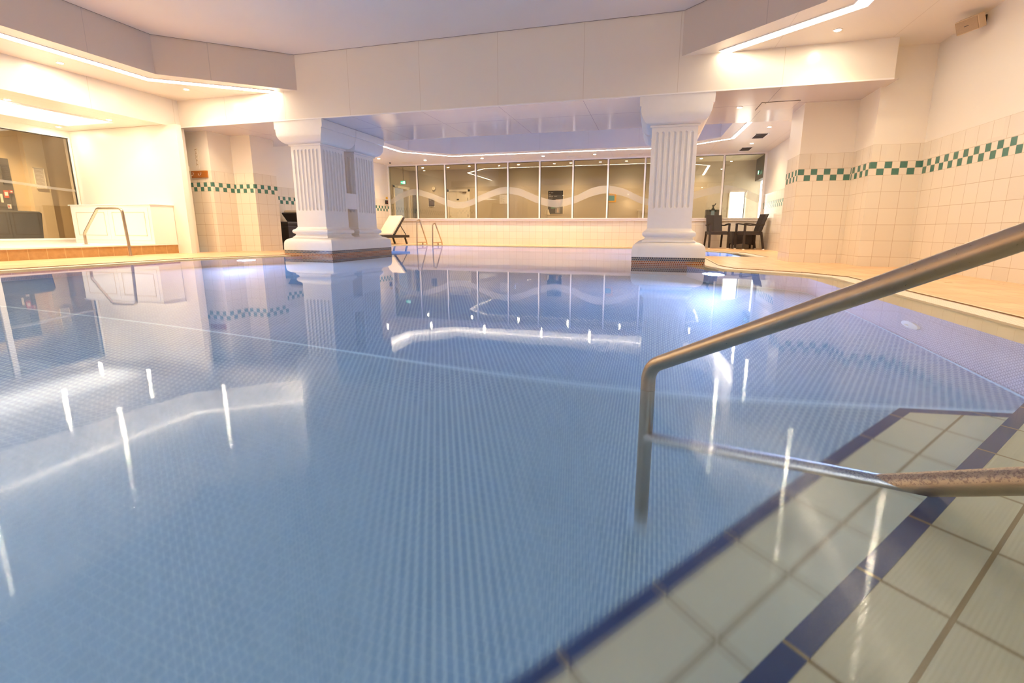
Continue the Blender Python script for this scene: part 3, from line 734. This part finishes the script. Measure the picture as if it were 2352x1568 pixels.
m = MB(); m.box(2.07, 2.10, YB - .02, YB + .12, 0, 1.57).box(2.50, 2.53, YB - .02, YB + .12, 0, 1.57).box(2.07, 2.53, YB - .02, YB + .12, 1.55, 1.58); m.build('door_frame', M['door'], e)
# door with closer
e = empty('door_1', (-6.27, YB, 0), 'cream door', 'door'); del e['category']; del e['label']; tag(e, kind='structure')
m = MB(); m.box(-6.67, -6.61, YB - .03, YB, 0, 1.76).box(-5.93, -5.87, YB - .03, YB, 0, 1.76).box(-6.67, -5.87, YB - .03, YB, 1.69, 1.76); m.build('door_frame', M['door'], e)
m = MB(); m.box(-6.605, -5.935, YB - .018, YB - .002, 0, 1.685); m.build('door_leaf', M['door'], e)
m = MB(); m.box(-6.10, -5.98, YB - .06, YB - .02, 1.645, 1.675).bar((-6.1, YB - .05, 1.68), (-6.22, YB - .04, 1.70), .02, .01); m.build('door_closer', M['steel'], e)
m = MB(); m.box(-6.33, -6.25, YB - .024, YB - .018, 1.415, 1.46); m.build('door_sign', M['black'], e)
m = MB(); m.lathe([(.018, -.05), (.018, -.02)], (-6.56, YB, .90), 12, 'y'); m.build('door_handle', M['steel'], e)
for z in (.87, 1.4):
    m = MB(); m.box(-5.94, -5.925, YB - .035, YB - .02, z, z + .09); m.build('hinge', M['dark_plastic'], e)
# ajar door on the left end
e = empty('door_2', (-8.05, 13.0, 0), 'open door', 'door'); del e['category']; del e['label']; tag(e, kind='structure')
m = MB(); m.box(-8.08, -8.03, 12.98, 13.06, 0, 1.84).box(-8.08, -8.03, 13.91, 13.98, 0, 1.84).box(-8.08, -8.03, 12.98, 13.98, 1.78, 1.85); m.build('door_frame', M['door'], e)
m = MB(); m.obox((-7.86, 13.80, .88), (.42, -.28, 0), (.28, .42, 0), (0, 0, 1), .02, .02, .88); m.build('door_edge_stile', M['door'], e)
m = MB(); m.obox((-7.70, 13.70, .88), (.42, -.28, 0), (.28, .42, 0), (0, 0, 1), .17, .006, .86); m.build('door_pane', M['glass'], e)
m = MB(); m.obox((-7.53, 13.58, .88), (.42, -.28, 0), (.28, .42, 0), (0, 0, 1), .03, .02, .88); m.build('door_stile', M['door'], e)

def slab(name, x0, x1, z0, z1, y, th, mat, label, cat, frame=None, fw=.015):
    e = empty(name, ((x0 + x1) / 2, y, z0), label, cat)
    m = MB(); m.box(x0, x1, y - th, y, z0, z1); m.build('board', mat, e)
    if frame:
        m = MB(); m.box(x0 - fw, x0, y - th - .004, y, z0 - fw, z1 + fw).box(x1, x1 + fw, y - th - .004, y, z0 - fw, z1 + fw).box(x0, x1, y - th - .004, y, z1, z1 + fw).box(x0, x1, y - th - .004, y, z0 - fw, z0)
        m.build('frame', frame, e)
    return e
def bars(e, name, rects, y, mat, th=.0015):
    m = MB()
    for x0, x1, z0, z1 in rects: m.box(x0, x1, y - th, y, z0, z1)
    m.build(name, mat, e)
ink = plain('pale_ink', lin((206, 206, 200)), .6); green_ink = plain('green_photo', lin((70, 128, 104)), .6)
skin = plain('photo_tone', lin((196, 168, 148)), .6, var=.3, scale=60); skinny = plain('photo_grey', lin((120, 118, 122)), .6, var=.4, scale=50)
yp = YB - .012
e = slab('information_poster', -3.22, -2.74, .96, 1.67, YB, .012, M['black'], 'large black framed poster with white lettering behind the far glass', 'poster', plain('pale_frame', lin((214, 204, 180)), .5), .018)
txt = []
random.seed(3)
def words(x0, z, h, ws, gap=.009):
    x = x0
    for w_ in ws:
        for c_ in range(w_):
            hh = h * random.choice((.65, .8, 1)); txt.append((x, x + h * .38, z, z + hh)); x += h * .55
        x += gap
words(-3.13, 1.60, .020, [7]); words(-3.19, 1.535, .024, [4, 1]); words(-3.19, 1.49, .024, [6, 3]); words(-3.02, 1.49, .020, [8]); words(-3.19, 1.44, .014, [5, 2, 6]); words(-3.19, 1.39, .010, [9, 6])
bars(e, 'lettering', txt, yp, ink)
m = MB(); m.add([(-3.185, yp - .001, 1.60), (-3.15, yp - .001, 1.60), (-3.1675, yp - .001, 1.628)], [(0, 1, 2)]); m.build('logo', ink, e)
bars(e, 'photograph', [(-2.97, -2.82, 1.30, 1.40)], yp, skin); bars(e, 'photograph', [(-2.98, -2.82, .98, 1.16)], yp, skinny); bars(e, 'photograph', [(-3.12, -2.99, 1.12, 1.165)], yp, green_ink)
bars(e, 'figure', [(-2.93, -2.87, 1.0, 1.08), (-2.92, -2.88, 1.08, 1.135)], yp - .002, skin)
e = slab('small_poster', -7.37, -7.15, 1.22, 1.50, YB, .01, plain('slate_poster', lin((92, 84, 84)), .5), 'small dark poster left of the cream door behind the far glass', 'poster', M['door'], .012)
txt = []; words(-7.34, 1.45, .018, [3, 4]); words(-7.34, 1.415, .014, [5, 3]); bars(e, 'lettering', txt, YB - .010, ink)
e = slab('wall_notice', -4.83, -4.57, 1.29, 1.57, YB, .006, M['white'], 'white paper notice right of the cream door behind the far glass', 'notice')
txt = []
for i in range(9): words(-4.80, 1.53 - i * .025, .010, [6, 5, 8, 4][:2 + (i % 3)])
bars(e, 'lettering', txt, YB - .006, plain('grey_ink', lin((150, 146, 140)), .6))
e = slab('framed_picture', -1.345, -1.10, 1.30, 1.56, YB, .012, plain('yellow_board', lin((236, 176, 50)), .5), 'yellow edged blue picture behind the far glass, beside a window bar', 'picture')
bars(e, 'blue_print', [(-1.34, -1.15, 1.345, 1.49)], yp, plain('sea_blue_print', lin((96, 158, 168)), .5, var=.3, scale=30)); bars(e, 'pink_strip', [(-1.34, -1.15, 1.49, 1.53)], yp, skin)
e = empty('wall_clock', (-7.16, YB, 1.81), 'round pale wall clock above the small dark poster', 'clock')
m = MB(); m.lathe([(.062, 0), (.062, -.03), (.055, -.034), (.001, -.034)], (-7.16, YB, 1.81), 28, 'y'); m.build('clock_face', M['khaki_ceiling'], e)
m = MB(); m.lathe([(.066, 0), (.066, -.036), (.058, -.038), (.058, -.03)], (-7.16, YB, 1.81), 28, 'y'); m.build('clock_rim', M['metal_chrome'], e)
m = MB(); m.bar((-7.16, YB - .037, 1.81), (-7.16, YB - .037, 1.85), .005, .002).bar((-7.16, YB - .037, 1.81), (-7.13, YB - .037, 1.80), .005, .002); m.build('clock_hand', M['black'], e)
# exit signs
def exit_sign(loc, ax, label, rod=None):
    e = empty('exit_sign', loc, label, 'exit sign'); c = Vector(loc); a = Vector(ax).normalized(); up = Vector((0, 0, 1)); nn = a.cross(up)
    m = MB(); m.obox(c, a, nn, up, .10, .018, .055); m.build('housing', M['dark_plastic'], e, bevel=.003)
    for s_ in (-1, 1):
        m = MB(); m.obox(c + nn * (.0195 * s_), a, nn, up, .094, .0012, .049); m.build('green_panel', M['exit_green'], e)
        m = MB(); f = c + nn * (.0212 * s_)
        m.obox(f + a * .052, a, nn, up, .026, .0006, .036)                       # door
        m.obox(f - a * .075, a, nn, up, .022, .0006, .006)                       # arrow shaft
        m.add([f - a * .052 + up * .022, f - a * .052 - up * .022, f - a * .022], [(0, 1, 2)])
        m.obox(f + up * .012, a, nn, up, .010, .0006, .016); m.obox(f + a * .006 + up * .036, a, nn, up, .008, .0006, .008)
        m.obox(f + a * .012 - up * .02, a + up * .8, nn, up - a * .8, .006, .0006, .020); m.obox(f - a * .010 - up * .02, a - up * .6, nn, up + a * .6, .006, .0006, .020)
        m.build('running_figure', M['exit_white'], e)
    if rod:
        m = MB(); m.tube([c + up * .06, Vector((c.x, c.y, rod))], .006, 8); m.build('hanging_rod', M['dark_plastic'], e)
    return e
exit_sign((-7.82, 13.25, 1.935), (1, -.15, 0), 'green exit sign hanging on a rod behind the leftmost far pane', 2.4)
exit_sign((2.66, 13.3, 1.98), (.05, 1, 0), 'green exit sign on the dark end wall at the right of the far windows')
# lamp, cabinet, display stand behind the glass
e = empty('table_lamp', (-3.05, 13.2, 0), 'cream shaded lamp in front of the black poster, behind glass', 'lamp')
m = MB(); m.lathe([(.045, 1.06), (.088, .90)], (-3.05, 13.2, 0), 24); m.build('lamp_shade', M['cushion'], e, smooth=60)
m = MB(); m.lathe([(.001, .0), (.09, .0), (.09, .02), (.012, .03), (.012, .93), (.001, .93)], (-3.05, 13.2, 0), 16); m.build('lamp_stand', M['steel'], e, smooth=50)
e = empty('corridor_cabinet', (.15, 13.8, 0), 'cream panelled cabinet behind the glass beside the right column', 'cabinet')
m = MB(); m.box(-.42, .75, 13.65, 14.03, 0, 1.03).box(-.45, .78, 13.62, 14.04, 1.03, 1.055); m.build('body', M['door'], e)
for x in (-.34, .20):
    m = MB(); m.box(x, x + .45, 13.64, 13.652, .15, .97); m.build('door', M['khaki_ceiling'], e)
e = empty('display_stand', (1.60, 13.4, 0), 'black display stand behind the glass above the front facing wicker chair', 'stand')
m = MB(); m.box(1.42, 1.77, 13.3, 13.6, 0, 1.03); m.build('cabinet_body', M['dark_plastic'], e)
m = MB(); m.box(1.54, 1.63, 13.29, 13.30, .84, 1.0); m.build('blue_leaflet', plain('pale_blue_leaflet', lin((130, 160, 176)), .5, var=.25, scale=60), e)
e = empty('ornament', (1.62, 13.4, 1.03), 'small dark ornament standing on top of the black display stand', 'ornament')
m = MB(); m.lathe([(.001, 0), (.05, 0), (.045, .03), (.02, .04), (.018, .08), (.035, .11), (.02, .13), (.001, .135)], (1.60, 13.4, 1.03), 14); m.build('body', M['grey_fabric'], e, smooth=50)
m = MB(); m.tube([(1.61, 13.4, 1.13), (1.64, 13.4, 1.16), (1.66, 13.4, 1.2)], .014, 8); m.build('spout', M['black'], e)

# ------------------------------------------------------------------ left window and room behind it
XW = -10.35
e = empty('window_2', (XW, 4.7, .235), 'window', 'window'); del e['label']; del e['category']; tag(e, kind='structure')
m = MB(); m.box(XW - .03, XW + .02, 3.4, 6.06, .235, .265).box(XW - .03, XW + .02, 3.4, 6.06, 2.045, 2.065).box(XW - .03, XW + .02, 6.035, 6.06, .265, 2.045).box(XW - .03, XW + .02, 3.4, 3.44, .265, 2.045); m.build('frame', M['white'], e)
m = MB(); m.box(XW - .03, XW + .03, 4.72, 4.79, .265, 2.045); m.build('mullion', M['white'], e)
m = MB(); m.box(XW - .034, XW + .0, 6.030, 6.036, .265, 2.045).box(XW - .034, XW + .022, 3.44, 6.03, 2.037, 2.046); m.build('gasket', M['black'], e)
for a, b in ((3.44, 4.72), (4.79, 6.03)):
    m = MB(); m.box(XW - .006, XW + .002, a, b, .265, 2.04); m.build('pane', M['glass'], e)
m = MB(); n = 20; up = []; dn = []
for j in range(n + 1):
    y = 4.80 + (6.02 - 4.80) * j / n; zz = 1.165 + .045 * math.cos((y - 4.75) * 2.2) ; up.append((XW + .004, y, zz + .022)); dn.append((XW + .004, y, zz - .022))
m.add(up + dn, [(j, j + 1, n + 2 + j, n + 1 + j) for j in range(n)]); m.build('frosted_wave', M['frosted'], e)
mb = MB(); mb.flat([[(-10.4, 0), (-14, 0), (-14, 9), (-10.4, 9)]], .17); st('floor_side_room', mb, M['khaki_floor'])
mb = MB(); mb.flat([[(-10.36, 0), (-14, 0), (-14, 9), (-10.36, 9)]], 2.42); st('ceiling_side_room', mb, M['khaki_ceiling'])
beige = plain('side_room_beige', lin((226, 204, 160)), .55)
mb = MB(); mb.box(-12.12, -12.0, 6.27, 6.57, .17, 2.42); st('wall_side_pier', mb, plain('pier_cream', lin((240, 224, 190)), .5))
mb = MB(); mb.box(-12.3, -12.12, 6.03, 8, .17, 2.42); st('wall_side_room', mb, beige)
mb = MB(); mb.box(-12.2, -12.05, 2.5, 6.03, .17, 1.75); st('wall_side_grey', mb, M['grey_wall'])
mb = MB(); mb.box(-12.2, -12.05, 2.5, 6.03, 1.75, 2.42).box(-12.3, -10.4, 8, 8.1, .17, 2.42).box(-12.3, -10.4, 2.4, 2.5, .17, 2.42); st('wall_side_upper', mb, beige)
for y in (4.2, 5.6): downlight(-11.3, y, 2.42, 'round ceiling lamp in the room behind the left window', SPOT_W * 4, 'side room downlights')
e = empty('notice_frame', (-11.99, 6.43, 1.23), 'white framed notice on the cream pier behind the left window', 'notice')
m = MB(); m.box(-11.998, -11.985, 6.355, 6.50, 1.24, 1.62); m.build('board', M['white'], e)
m = MB(); m.box(-12.0, -11.975, 6.345, 6.355, 1.23, 1.63).box(-12.0, -11.975, 6.50, 6.51, 1.23, 1.63).box(-12.0, -11.975, 6.345, 6.51, 1.62, 1.635).box(-12.0, -11.965, 6.345, 6.51, 1.222, 1.236); m.build('frame', M['door'], e)
m = MB()
for i in range(12): m.box(-11.985, -11.984, 6.37, 6.44 + .04 * ((i * 7) % 3) / 2, 1.58 - i * .026, 1.587 - i * .026)
m.build('lettering', plain('faint_ink', lin((190, 178, 160)), .6), e)
e = empty('wall_sign', (-12.04, 5.905, 1.02), 'red and white safety sign on the grey wall behind the left window', 'sign')
m = MB(); m.box(-12.05, -12.035, 5.875, 5.94, 1.01, 1.15); m.build('board', plain('sign_red', lin((206, 84, 52)), .5), e)
m = MB(); m.box(-12.035, -12.034, 5.885, 5.93, 1.05, 1.12); m.build('white_field', M['white'], e)
e = empty('fire_call_point', (-12.04, 5.965, 1.12), 'small red fire call point with a cable below it, behind the left window', 'alarm')
m = MB(); m.box(-12.05, -12.01, 5.95, 5.995, 1.10, 1.16); m.build('box', plain('alarm_red', lin((196, 60, 40)), .4), e, bevel=.004)
m = MB(); m.box(-12.01, -12.008, 5.96, 5.985, 1.118, 1.145); m.build('white_button', M['white'], e)
m = MB(); m.tube([(-12.04, 5.965, 1.10), (-12.04, 5.97, .75)], .004, 6); m.build('cable', M['black'], e)
e = empty('wall_sign', (-12.04, 5.92, .82), 'small white and red notice low on the grey wall behind the left window', 'sign')
m = MB(); m.box(-12.05, -12.038, 5.895, 5.945, .81, .89); m.build('board', M['white'], e)
m = MB(); m.box(-12.038, -12.037, 5.90, 5.92, .83, .87); m.build('red_mark', plain('sign_red2', lin((206, 84, 52)), .5), e)
e = empty('wall_sign', (-12.04, 5.83, .98), 'tall narrow cream notice on the grey wall behind the left window', 'sign')
m = MB(); m.box(-12.05, -12.038, 5.82, 5.85, .92, 1.08); m.build('board', M['door'], e)
e = empty('wall_heater', (-12.04, 5.95, 1.25), 'dark slatted wall vent above the signs behind the left window', 'vent')
m = MB(); m.box(-12.05, -12.03, 5.90, 6.0, 1.26, 1.64); m.build('backing', M['grey_wall'], e)
for i in range(11):
    m = MB(); m.box(-12.03, -12.015, 5.90, 6.0, 1.275 + i * .034, 1.287 + i * .034); m.build('slat', M['dark_plastic'], e)
e = empty('tub_chair', (-11.3, 5.6, .17), 'dark grey fabric tub chair behind the left window', 'armchair')
def arc_wall(cx, cy, r0, r1, a0, a1, z0, z1, n=16):
    m = MB(); rings = []
    for j in range(n + 1):
        a = a0 + (a1 - a0) * j / n; c_, s_ = math.cos(a), math.sin(a)
        rings.append([(cx + r0 * c_, cy + r0 * s_, z0), (cx + r1 * c_, cy + r1 * s_, z0), (cx + (r1 + .03) * c_, cy + (r1 + .03) * s_, z1 - .03), (cx + r1 * c_, cy + r1 * s_, z1), (cx + r0 * c_, cy + r0 * s_, z1), (cx + (r0 - .02) * c_, cy + (r0 - .02) * s_, z1 - .03)])
    return m.rings(rings)
arc_wall(-11.35, 5.56, .30, .37, -PI / 2 - .25, PI / 2 + .25, .25, .745).build('back', M['grey_fabric'], e, smooth=60)
m = MB(); m.lathe([(.001, .25), (.31, .25), (.32, .40), (.28, .45), (.001, .46)], (-11.35, 5.56, 0), 24); m.build('seat', M['grey_fabric'], e, smooth=50)
for dx, dy in ((-.2, -.2), (-.2, .2), (.2, -.2), (.2, .2)):
    m = MB(); m.lathe([(.018, .17), (.024, .26)], (-11.35 + dx, 5.56 + dy, 0), 10); m.build('leg', M['dark_plastic'], e)

# ------------------------------------------------------------------ cabinet on the step
e = empty('low_cabinet', (-9.06, 5.97, .185), 'white panelled cabinet on the raised step under the blank wall', 'cabinet')
m = MB(); m.box(-10.0, -8.11, 5.70, 6.075, .185, .835); m.build('body', M['white'], e, bevel=.004)
m = MB(); m.box(-10.02, -8.09, 5.68, 6.078, .835, .85); m.build('top', M['white'], e, bevel=.003)
def frame_panel(x0, x1, z0, z1, y):
    m = MB(); m.box(x0, x1, y - .012, y, z0, z1); o = m.build('door', M['white'], e, bevel=.003)
    m = MB(); w_ = .012
    m.box(x0 + .07, x1 - .07, y - .016, y - .012, z1 - .07 - w_, z1 - .07).box(x0 + .07, x1 - .07, y - .016, y - .012, z0 + .07, z0 + .07 + w_).box(x0 + .07, x0 + .07 + w_, y - .016, y - .012, z0 + .07, z1 - .07).box(x1 - .07 - w_, x1 - .07, y - .016, y - .012, z0 + .07, z1 - .07)
    m.build('panel_moulding', plain('moulding_cream', lin((222, 206, 184)), .5), o)
frame_panel(-9.93, -9.10, .25, .79, 5.70); frame_panel(-9.06, -8.17, .25, .79, 5.70)

# ------------------------------------------------------------------ hooks, thermometer strip, thermostat
e = empty('hook_board', (-8.05, 6.6, 1.36), 'orange wooden board with two chrome coat hooks on the left pier', 'coat hooks')
m = MB(); m.box(-8.23, -7.865, 6.574, 6.599, 1.365, 1.485); m.build('board', M['wood'], e, bevel=.003)
for x in (-8.17, -7.99):
    m = MB(); m.tube(fillet([(x, 6.572, 1.45), (x, 6.555, 1.40), (x, 6.52, 1.395), (x, 6.515, 1.43)], .012, 4), .005, 8).tube([(x, 6.572, 1.44), (x, 6.55, 1.455)], .005, 8); m.build('hook', M['metal_chrome'], e)
e = empty('wall_lettering', (-8.07, 6.6, 1.53), 'faint tall narrow framed sign with small marks above the coat hooks', 'sign')
m = MB(); m.box(-8.12, -8.05, 6.594, 6.599, 1.53, 1.90); m.build('board', M['paint'], e)
m = MB()
for i in range(14): m.box(-8.105, -8.105 + .012 + .014 * ((i * 5) % 3), 6.592, 6.594, 1.57 + i * .022, 1.582 + i * .022)
m.box(-8.055, -8.052, 6.592, 6.594, 1.54, 1.89)
m.build('marks', plain('sand_ink', lin((196, 170, 136)), .6), e)
e = empty('wall_socket', (-8.32, 6.6, 1.49), 'small cream switch box beside the coat hooks', 'switch')
m = MB(); m.box(-8.36, -8.28, 6.575, 6.599, 1.49, 1.57); m.build('box', M['coping'], e, bevel=.003)

# ------------------------------------------------------------------ emergency call box far left
e = empty('emergency_switch', (-8.05, 12.5, 1.33), 'dark box with yellow and red button on the far left wall by the window', 'switch')
m = MB(); m.box(-8.06, -8.02, 12.52, 12.62, 1.23, 1.34); m.build('box', M['dark_plastic'], e)
m = MB(); m.box(-8.021, -8.018, 12.55, 12.59, 1.27, 1.30); m.build('red_mark', plain('switch_red', lin((180, 50, 30)), .4), e)
m = MB(); m.lathe([(.035, 0), (.035, .03), (.02, .04), (.001, .042)], (-8.06, 12.6, 1.41), 16, 'x'); m.build('yellow_button', plain('switch_yellow', lin((230, 180, 60)), .4), e)

# ------------------------------------------------------------------ speaker on the right wall
e = empty('wall_speaker', (3.09, 5.85, 2.5), 'small beige loudspeaker on a bracket high on the right wall', 'speaker')
c = Vector((2.955, 5.80, 2.49)); f = Vector((-.80, -.42, -.42)).normalized(); sx = f.cross(Vector((0, 0, 1))).normalized(); uz = sx.cross(f)
m = MB(); m.obox(c, f, sx, uz, .045, .10, .065); m.build('case', plain('speaker_beige', lin((214, 190, 156)), .5), e, bevel=.006)
m = MB(); m.obox(c + f * .050, f, sx, uz, .006, .093, .058); m.build('grille', plain('speaker_grille', lin((176, 150, 118)), .8, var=.2, scale=220), e)
m = MB(); m.obox(c + f * .0565, f, sx, uz, .001, .02, .003); m.build('badge', M['dark_plastic'], e)
m = MB(); m.tube([c - f * .04, c - f * .07, (3.095, 5.86, 2.53)], .010, 10).obox((3.092, 5.86, 2.53), (1, 0, 0), (0, 1, 0), (0, 0, 1), .007, .03, .045); m.build('bracket', M['dark_gap'], e)

# ------------------------------------------------------------------ ceiling vents and hatch
def vent(x, y, z, hx, hy, label, n=5, fz=.006):
    e = empty('air_vent', (x, y, z), label, 'air vent')
    m = MB(); m.box(x - hx, x + hx, y - hy, y - hy + .02, z - fz, z).box(x - hx, x + hx, y + hy - .02, y + hy, z - fz, z).box(x - hx, x - hx + .02, y - hy, y + hy, z - fz, z).box(x + hx - .02, x + hx, y - hy, y + hy, z - fz, z); m.build('frame', M['white'], e)
    m = MB(); m.box(x - hx + .02, x + hx - .02, y - hy + .02, y + hy - .02, z - .002, z - .001); m.build('backing', M['dark_gap'], e)
    for i in range(n):
        yy = y - hy + .02 + (2 * hy - .04) * (i + .5) / n
        m = MB(); m.obox((x, yy, z - .004), (1, 0, 0), (0, 1, .5), (0, -.5, 1), hx - .02, .008, .0008); m.build('slat', plain('vent_slat', lin((140, 116, 96)), .5) if i == -1 else M['vslat'], e)
M['vslat'] = plain('vent_slat', lin((150, 128, 108)), .5)
vent(2.06, 10.59, 2.4, .13, .27, 'square dark air vent in the far ceiling, nearer of two by the right wall')
vent(2.08, 12.15, 2.4, .13, .27, 'square dark air vent in the far ceiling close above the windows')
for x, lb in ((-7.1, 'flat white slot vent above the leftmost far pane'), (-5.4, 'flat white slot vent above the cream door'), (-3.7, 'flat white slot vent left of the black poster'), (-2.1, 'flat white slot vent right of the black poster'), (-.5, 'flat white slot vent beside the right column')):
    e = empty('slot_vent', (x, 12.3, 2.4), lb, 'air vent')
    m = MB(); m.box(x - .2, x + .2, 12.24, 12.36, 2.394, 2.4); m.build('frame', M['paint'], e)
    m = MB(); m.box(x - .17, x + .17, 12.27, 12.28, 2.392, 2.394).box(x - .17, x + .17, 12.30, 12.31, 2.392, 2.394).box(x - .17, x + .17, 12.33, 12.34, 2.392, 2.394); m.build('slots', M['coping'], e)
vent(2.14, 4.95, 2.6, .13, .12, 'small dark air vent in the near soffit at the top picture edge')
e = empty('access_hatch', (1.58, 7.17, ZB), 'rectangular access hatch with dark outline in the ceiling under the beam', 'hatch')
m = MB(); m.box(1.345, 1.815, 6.975, 7.385, ZB - .004, ZB); m.build('surround', M['dark_gap'], e)
m = MB(); m.box(1.350, 1.810, 6.98, 7.38, ZB - .007, ZB - .004); m.build('panel', M['under_plain'], e)
m = MB(); m.lathe([(.008, -.007), (.008, -.009), (.001, -.0095)], (1.40, 7.02, ZB), 10); m.build('lock', M['dark_gap'], e)
e = empty('smoke_detector', (-7.95, 11.9, 2.4), 'tiny black ceiling sensor in the far left corner', 'sensor')
m = MB(); m.lathe([(.001, -.03), (.02, -.03), (.024, -.01), (.03, 0)], (-7.62, 12.2, 2.4), 16); m.build('body', M['black'], e, smooth=50)

# ------------------------------------------------------------------ wicker chairs and table
def wicker_chair(loc, rz, label):
    e = empty('wicker_armchair', loc, label, 'chair', None, rz); MW = parent_world(e)
    def B(m, name, mat, bevel=.004):
        m.v = [tuple(MW @ Vector(p)) for p in m.v]; return m.build(name, mat, e, bevel=bevel)
    m = MB(); m.box(-.21, .21, -.22, .20, .345, .425); B(m, 'seat', M['wicker'], .012)
    m = MB(); m.box(-.185, .185, -.19, .15, .425, .435); B(m, 'seat_pad', plain('dark_seat_pad', (.10, .07, .05), .6), .004)
    n = 5; rings = []
    for j in range(n + 1):
        t = j / n; y = .18 + .12 * t + .02 * t * t; z = .40 + .44 * t
        rings.append([(-.19 - .008 * t, y + .02, z), (0, y + .045, z), (.19 + .008 * t, y + .02, z), (.19 + .008 * t, y, z), (0, y + .025, z + (.0 if j < n else -.006)), (-.19 - .008 * t, y, z)])
    m = MB(); m.rings(rings); B(m, 'backrest', M['wicker'], 0)
    for s_ in (-1, 1):
        m = MB(); x = .228 * s_
        pts = [(.196 * s_, .245, .585), (.218 * s_, .12, .575), (x, -.05, .60), (x, -.20, .615), (x, -.235, .60)]
        for i in range(len(pts) - 1): m.bar(pts[i], pts[i + 1], .045, .028)
        B(m, 'armrest', M['wicker'], 0)
        m = MB(); m.bar((x, -.21, .02), (x, -.21, .60), .042, .042, (0, 1, 0)); o = B(m, 'leg', M['wicker'], 0)
        m = MB(); m.box(x - .02, x + .02, -.23, -.19, 0, .022); m.v = [tuple(MW @ Vector(p)) for p in m.v]; m.build('foot_cap', M['white'], o)
        m = MB(); m.bar((.21 * s_, .27, .02), (.20 * s_, .19, .42), .04, .04, (0, 1, 0)); o = B(m, 'leg', M['wicker'], 0)
        m = MB(); m.box(.21 * s_ - .02, .21 * s_ + .02, .25, .29, 0, .022); m.v = [tuple(MW @ Vector(p)) for p in m.v]; m.build('foot_cap', M['white'], o)
    return e
wicker_chair((1.59, 12.25, .02), math.radians(10), 'dark wicker armchair facing the pool, left of the wicker table')
wicker_chair((2.27, 11.86, .02), math.radians(-76), 'dark wicker armchair seen from the side against the right wall')
e = empty('wicker_table', (2.22, 12.45, .02), 'low square dark wicker table between the two armchairs', 'table')
m = MB(); m.box(1.95, 2.50, 12.18, 12.70, .415, .445); m.build('table_top', M['wicker'], e, bevel=.004)
m = MB()
for a, b in (((1.96, 12.19), (2.49, 12.19)), ((2.49, 12.19), (2.49, 12.69)), ((2.49, 12.69), (1.96, 12.69)), ((1.96, 12.69), (1.96, 12.19))):
    n = 10; up = []; dn = []
    for j in range(n + 1):
        t = j / n; x = a[0] + (b[0] - a[0]) * t; y = a[1] + (b[1] - a[1]) * t; up.append((x, y, .415)); dn.append((x, y, .10 + .045 * math.sin(PI * t)))
    m.add(up + dn, [(j, j + 1, n + 2 + j, n + 1 + j) for j in range(n)])
m.build('skirt', M['wicker'], e)
for x, y in ((1.975, 12.205), (2.475, 12.205), (2.475, 12.675), (1.975, 12.675)):
    m = MB(); m.box(x - .02, x + .02, y - .02, y + .02, .02, .41); m.build('leg', M['wicker'], e)

# ------------------------------------------------------------------ loungers
def lounger(loc, rz, label, rise=.42, L=1.05):
    e = empty('pool_lounger', loc, label, 'sun lounger', None, rz); MW = parent_world(e)
    def B(m, name, mat, **kw):
        m.v = [tuple(MW @ Vector(p)) for p in m.v]; return m.build(name, mat, e, **kw)
    # hinge at y=0, feet towards -y, head towards +y
    m = MB(); m.box(-.30, .30, -L, .62, .19, .265); B(m, 'base_frame', M['wicker'], bevel=.006)
    m = MB(); m.box(-.27, .27, -L + .03, .0, .265, .335); B(m, 'seat_cushion', M['cushion'], bevel=.02)
    a = math.radians(50); d = Vector((0, math.cos(a), math.sin(a))); u = Vector((0, -math.sin(a), math.cos(a)))
    m = MB(); m.obox(Vector((0, .02, .27)) + d * .33, d, (1, 0, 0), u, .33, .30, .018); B(m, 'back_panel', M['wicker'], bevel=.004)
    m = MB(); m.obox(Vector((0, .02, .27)) + d * .34 + u * .055, d, (1, 0, 0), u, .34, .27, .036); B(m, 'back_cushion', M['cushion'], bevel=.02)
    for s_ in (-1, 1):
        m = MB(); m.tube([Vector((.24 * s_, .02, .27)) + d * .42, (.24 * s_, .56, .24)], .011, 8); B(m, 'support_strut', M['black'])
        m = MB(); m.bar((.25 * s_, .55, .0), (.25 * s_, .48, .19), .04, .04, (0, 1, 0)); B(m, 'leg', M['wicker'])
        m = MB(); m.bar((.25 * s_, -L + .1, .0), (.25 * s_, -L + .1, .19), .04, .04, (0, 1, 0)); B(m, 'leg', M['wicker'])
    return e
lounger((-7.55, 11.72, .02), math.radians(-14), 'cream cushioned lounger with raised back in the far left corner', L=.95)
lounger((-7.68, 8.78, .02), math.radians(180), 'cream cushioned lounger seen from behind, between pier and left column', L=1.0)
e = empty('storage_bin', (-7.47, 7.93, .02), 'dark plastic lidded bin beside the lounger behind the left pier', 'bin')
m = MB(); m.rings([sq(-7.47, 7.93, h_, z) for z, h_ in ((.02, .11), (.50, .128), (.505, .120), (.53, .120))]); m.build('body', M['dark_plastic'], e, bevel=.008)
m = MB(); m.rings([sq(-7.47, 7.93, h_, z) for z, h_ in ((.53, .136), (.575, .136), (.60, .12))]); m.build('lid', M['dark_plastic'], e, bevel=.006)
m = MB(); m.box(-7.55, -7.40, 7.795, 7.80, .44, .47); m.build('slot', M['black'], e)
